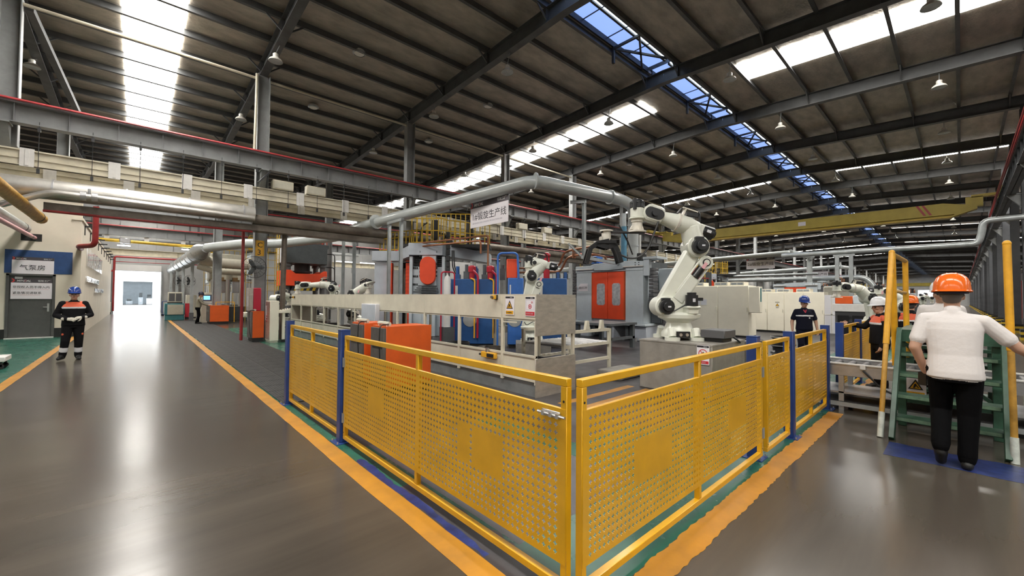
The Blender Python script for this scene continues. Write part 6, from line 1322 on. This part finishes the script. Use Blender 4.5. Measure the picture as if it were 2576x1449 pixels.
def person(label, loc, rz, kind, H=1.72, voxel=.014, hat=None, pose=None, look=0., tilt=0., lean=(0, 0), hair='hair', group=None, hk=1.0):
    """kind: colours of the clothes; pose: joint overrides (local metres for H = 1.72, front is -y, person's right is -x)"""
    t = thing('person', label, 'person', loc, rz, group); b = Body(); s = H / 1.72
    K = dict(top='overall', bottom='overall', sleeve='long', shoe='shoe', hand='skin', shoulder=None, hem=.90, bulk=1.0); K.update(kind)
    J = dict(hipR=(-.095, 0, .90), hipL=(.095, 0, .90), kneeR=(-.105, -.02, .49), kneeL=(.105, -.02, .49), ankR=(-.11, .02, .09), ankL=(.11, .02, .09), toeR=(-.13, -.15, .035), toeL=(.13, -.15, .035),
             shR=(-.19, .01, 1.40), shL=(.19, .01, 1.40), elR=(-.25, .02, 1.12), elL=(.25, .02, 1.12), wrR=(-.24, -.08, .87), wrL=(.24, -.08, .87), hnR=None, hnL=None, nR=(.6, -.5, 0), nL=(-.6, -.5, 0), curl=.7)
    J.update(pose or {}); lx, ly = lean
    def q(p):
        p = Vector(p); k = max(0, p.z - .9); return Vector(((p.x + lx * k) * s, (p.y + ly * k) * s, p.z * s))
    B_ = K['bulk']; tp, bt = K['top'], K['bottom']
    # legs
    for S_ in 'RL':
        h, kn, an, to = (q(J[n + S_]) for n in ('hip', 'knee', 'ank', 'toe'))
        b.limb([h, kn, an], [.098 * s * B_, .074 * s * B_, .058 * s * B_], bt); b.cap(kn.lerp(an, .62), kn.lerp(an, .92), .064 * s * B_, .064 * s * B_, bt)
        sh = K['shoe']; heel = an + (an - to).normalized() * .03 * s; heel.z = min(an.z - .05 * s, an.z); b.cap(heel, to, .044 * s, .040 * s, sh); b.cap(an + Vector((0, 0, -.02 * s)), to.lerp(an, .45), .052 * s, .048 * s, sh)
        if K.get('stripe'):
            for f in (.50, .62): p = kn.lerp(an, f); p2 = kn.lerp(an, f + .05); b.cap(p, p2, .0690 * s * B_, .0685 * s * B_, 'reflective')
    # trunk
    def ring(x, y, z, rx, ry): p = q((x, y, z)); return (p.x, p.y, p.z, rx * s * B_, ry * s * B_)
    b.loft([ring(0, .01, .80, .150, .115), ring(0, .012, .90, .172, .128), ring(0, .005, 1.02, .158, .118)], bt)
    hm = K['hem']
    b.loft([ring(0, .0, hm, .185, .140), ring(0, .0, hm + .06, .183, .140), ring(0, -.005, 1.06, .172, .130), ring(0, 0, 1.18, .180, .128), ring(0, .005, 1.30, .190, .122), ring(0, .01, 1.37, .182, .106), ring(0, .015, 1.415, .150, .085), ring(0, .015, 1.445, .110, .072), ring(0, .015, 1.475, .072, .062)], tp)
    if K['shoulder']:
        b.loft([ring(0, .0, 1.325, .196, .128), ring(0, .01, 1.38, .184, .110), ring(0, .015, 1.432, .125, .084), ring(0, .015, 1.46, .075, .064)], K['shoulder'])
        b.loft([ring(0, .0, 1.29, .1955, .1285), ring(0, .0, 1.322, .1965, .1290)], 'reflective')
        for S_ in 'RL': b.cap(q(J['sh' + S_]) , q(J['sh' + S_]).lerp(q(J['el' + S_]), .12), .072 * s, .070 * s, K['shoulder'])
    # neck, head
    hc = q((0, -.02, 1.615)); b.cap(q((0, .02, 1.42)), hc + Vector((0, .015, -.05)) * s, .060 * s, .056 * s, 'skin'); b.cap(q((0, .02, 1.44)), q((0, .015, 1.475)), .071 * s, .068 * s, K.get('collar', tp))
    rot = head(b, hc, hair, look, tilt, s)
    # arms
    for S_ in 'RL':
        a, e, w_ = (q(J[n + S_]) for n in ('sh', 'el', 'wr'))
        if K['sleeve'] == 'long': b.limb([a, e, w_], [.068 * s * B_, .056 * s * B_, .044 * s * B_], tp)
        else:
            b.limb([a, e, w_], [.055 * s, .046 * s, .030 * s], 'skin'); b.cap(a, a.lerp(e, .30), .060 * s, .064 * s, tp); b.cap(a.lerp(e, .30), a.lerp(e, .68), .064 * s, .067 * s, tp)
        b.cap(q((0, .015, 1.425)), a + Vector((0, 0, .0)), .05 * s, .06 * s, K['shoulder'] or tp)
        d = Vector(J['hn' + S_]) if J['hn' + S_] else (w_ - e); b.hand(w_, d, Vector(J['n' + S_]), K['hand'], s * (1.15 if K['hand'] == 'glove' else 1.0), J['curl'])
        if K['hand'] == 'glove': b.cap(w_ - d.normalized() * .05 * s, w_ + d.normalized() * .02 * s, .043 * s, .041 * s, 'glove')
    if K.get('badge'):
        b.loft([ring(0, .0, 1.262, .1935, .1275), ring(0, .0, 1.280, .1945, .1280)], 'reflective'); b.ball(q((.09, -.122, 1.215)), .014, 'reflective'); b.cap(q((-.03, -.072, 1.43)), q((0, -.112, 1.36)), .009, .007, 'crimson'); b.cap(q((.03, -.072, 1.43)), q((0, -.112, 1.36)), .009, .007, 'crimson')
    if K.get('knee'):
        for S_, sg in (('R', -1), ('L', 1)): p = q(J['hip' + S_]).lerp(q(J['knee' + S_]), .62); b.ball(p + Vector((sg * .05, -.055, 0)) * s, (.034, .03, .04), 'cloth_orange')
    b.build(t, voxel)
    if hat: hardhat(t, hc + rot @ Vector((0, .010, .068 * s)), rot, hat, s * hk)
    return t
# man in the white T-shirt climbing the step bridge (seen from behind)
tee = person('man in white T-shirt, black trousers and orange hard hat, back turned, at the green stair', (5.93, .05, .0), R(90), dict(top='tee', bottom='trousers', sleeve='short', hem=.84, bulk=1.06), H=1.745, voxel=.0065, hat='hat_orange', hair='hair_short', hk=1.08,
             pose=dict(kneeL=(.10, -.10, .50), ankL=(.10, .17, .20), toeL=(.10, .10, .05), hipR=(-.09, .0, .90), kneeR=(-.085, -.02, .49), ankR=(-.07, .06, .09), toeR=(-.075, -.12, .035),
                       shR=(-.20, .01, 1.385), elR=(-.40, -.06, 1.15), wrR=(-.60, -.14, 1.0), nR=(0, -.6, -1), elL=(.27, .04, 1.11), wrL=(.21, -.06, .875), nL=(-.7, -.5, 0), curl=.9), lean=(.02, -.06))
t = thing('mobile_phone', 'small dark phone held in the left hand of the man in white', 'phone', (5.99, .28, .78), R(70)); MB().box(-.035, .035, -.006, .006, -.05, .09).build('case', 'black_gloss', t, bev=.004); MB().box(-.031, .031, -.007, -.006, -.045, .085).build('screen', 'box_grey', t)
person('worker in black overalls with orange shoulders and blue hard hat walking down the aisle', (-1.13, 14.62, 0), R(6), dict(top='overall', bottom='overall', shoulder='cloth_orange', hand='glove', stripe=True, knee=True, bulk=1.14, hem=.86), H=1.67, voxel=.0085, hk=.97, hat='hat_blue', look=R(-8), tilt=R(-4),
       pose=dict(kneeR=(-.13, -.07, .49), ankR=(-.17, .0, .12), toeR=(-.24, -.15, .06), kneeL=(.10, -.02, .49), ankL=(.10, .05, .09), toeL=(.12, -.12, .035), elR=(-.30, .0, 1.12), wrR=(-.13, -.20, 1.03), hnR=(.9, -.35, -.1), nR=(.2, .6, -.6), elL=(.30, .0, 1.12), wrL=(.15, -.20, 1.06), hnL=(-.9, -.35, -.1), nL=(-.2, .6, -.6), curl=1.0))
person('operator in khaki jacket and dark cap leaning to the blue-screen terminal', (2.52, 28.55, 0), R(80), dict(top='khaki', bottom='trousers', hem=.94), H=1.68, voxel=.016, tilt=R(12), lean=(0, -.12), pose=dict(elR=(-.22, -.18, 1.16), wrR=(-.16, -.42, 1.06), elL=(.22, -.18, 1.16), wrL=(.16, -.42, 1.06), kneeR=(-.1, -.06, .49), ankR=(-.1, .06, .09), toeR=(-.1, -.11, .035)))
o_ = [o for o in bpy.data.objects if o.name.startswith('person')][-1]; hardhat(o_, (0, -.115, 1.64), Matrix.Rotation(R(12), 3, 'X'), 'band_navy', .92)
person('worker in navy uniform and blue hard hat walking behind the right fence', (12.9, 2.78, 0), R(-62), dict(top='navy', bottom='navy', hem=.88, sleeve='short', badge=True, bulk=1.10), H=1.60, voxel=.009, hat='hat_blue', look=R(10), tilt=R(6),
       pose=dict(elR=(-.28, .05, 1.10), wrR=(-.30, -.06, .87), elL=(.28, .02, 1.10), wrL=(.30, -.04, .87), kneeR=(-.1, -.1, .5), ankR=(-.1, .0, .09), kneeL=(.1, .02, .48), ankL=(.1, .12, .09)))
person('man in white shirt and white hard hat on the far side of the step bridge', (9.45, .22, .0), R(-90), dict(top='tee', bottom='trousers', bulk=1.02), H=1.80, voxel=.014, hat='hat_white')
person('worker in black with white hard hat pointing left behind the yellow stair poles', (9.9, 1.0, 0), R(-150), dict(top='overall', bottom='overall', shoulder='cloth_orange', bulk=1.05), H=1.56, voxel=.009, hat='hat_white', look=R(20), pose=dict(elR=(-.30, -.12, 1.22), wrR=(-.36, -.36, 1.26)))
person('worker in black and orange uniform and orange hard hat, back turned beyond the stair', (11.0, .66, 0), R(90), dict(top='overall', bottom='overall', shoulder='cloth_orange', bulk=1.08), H=1.60, voxel=.009, hat='hat_orange')
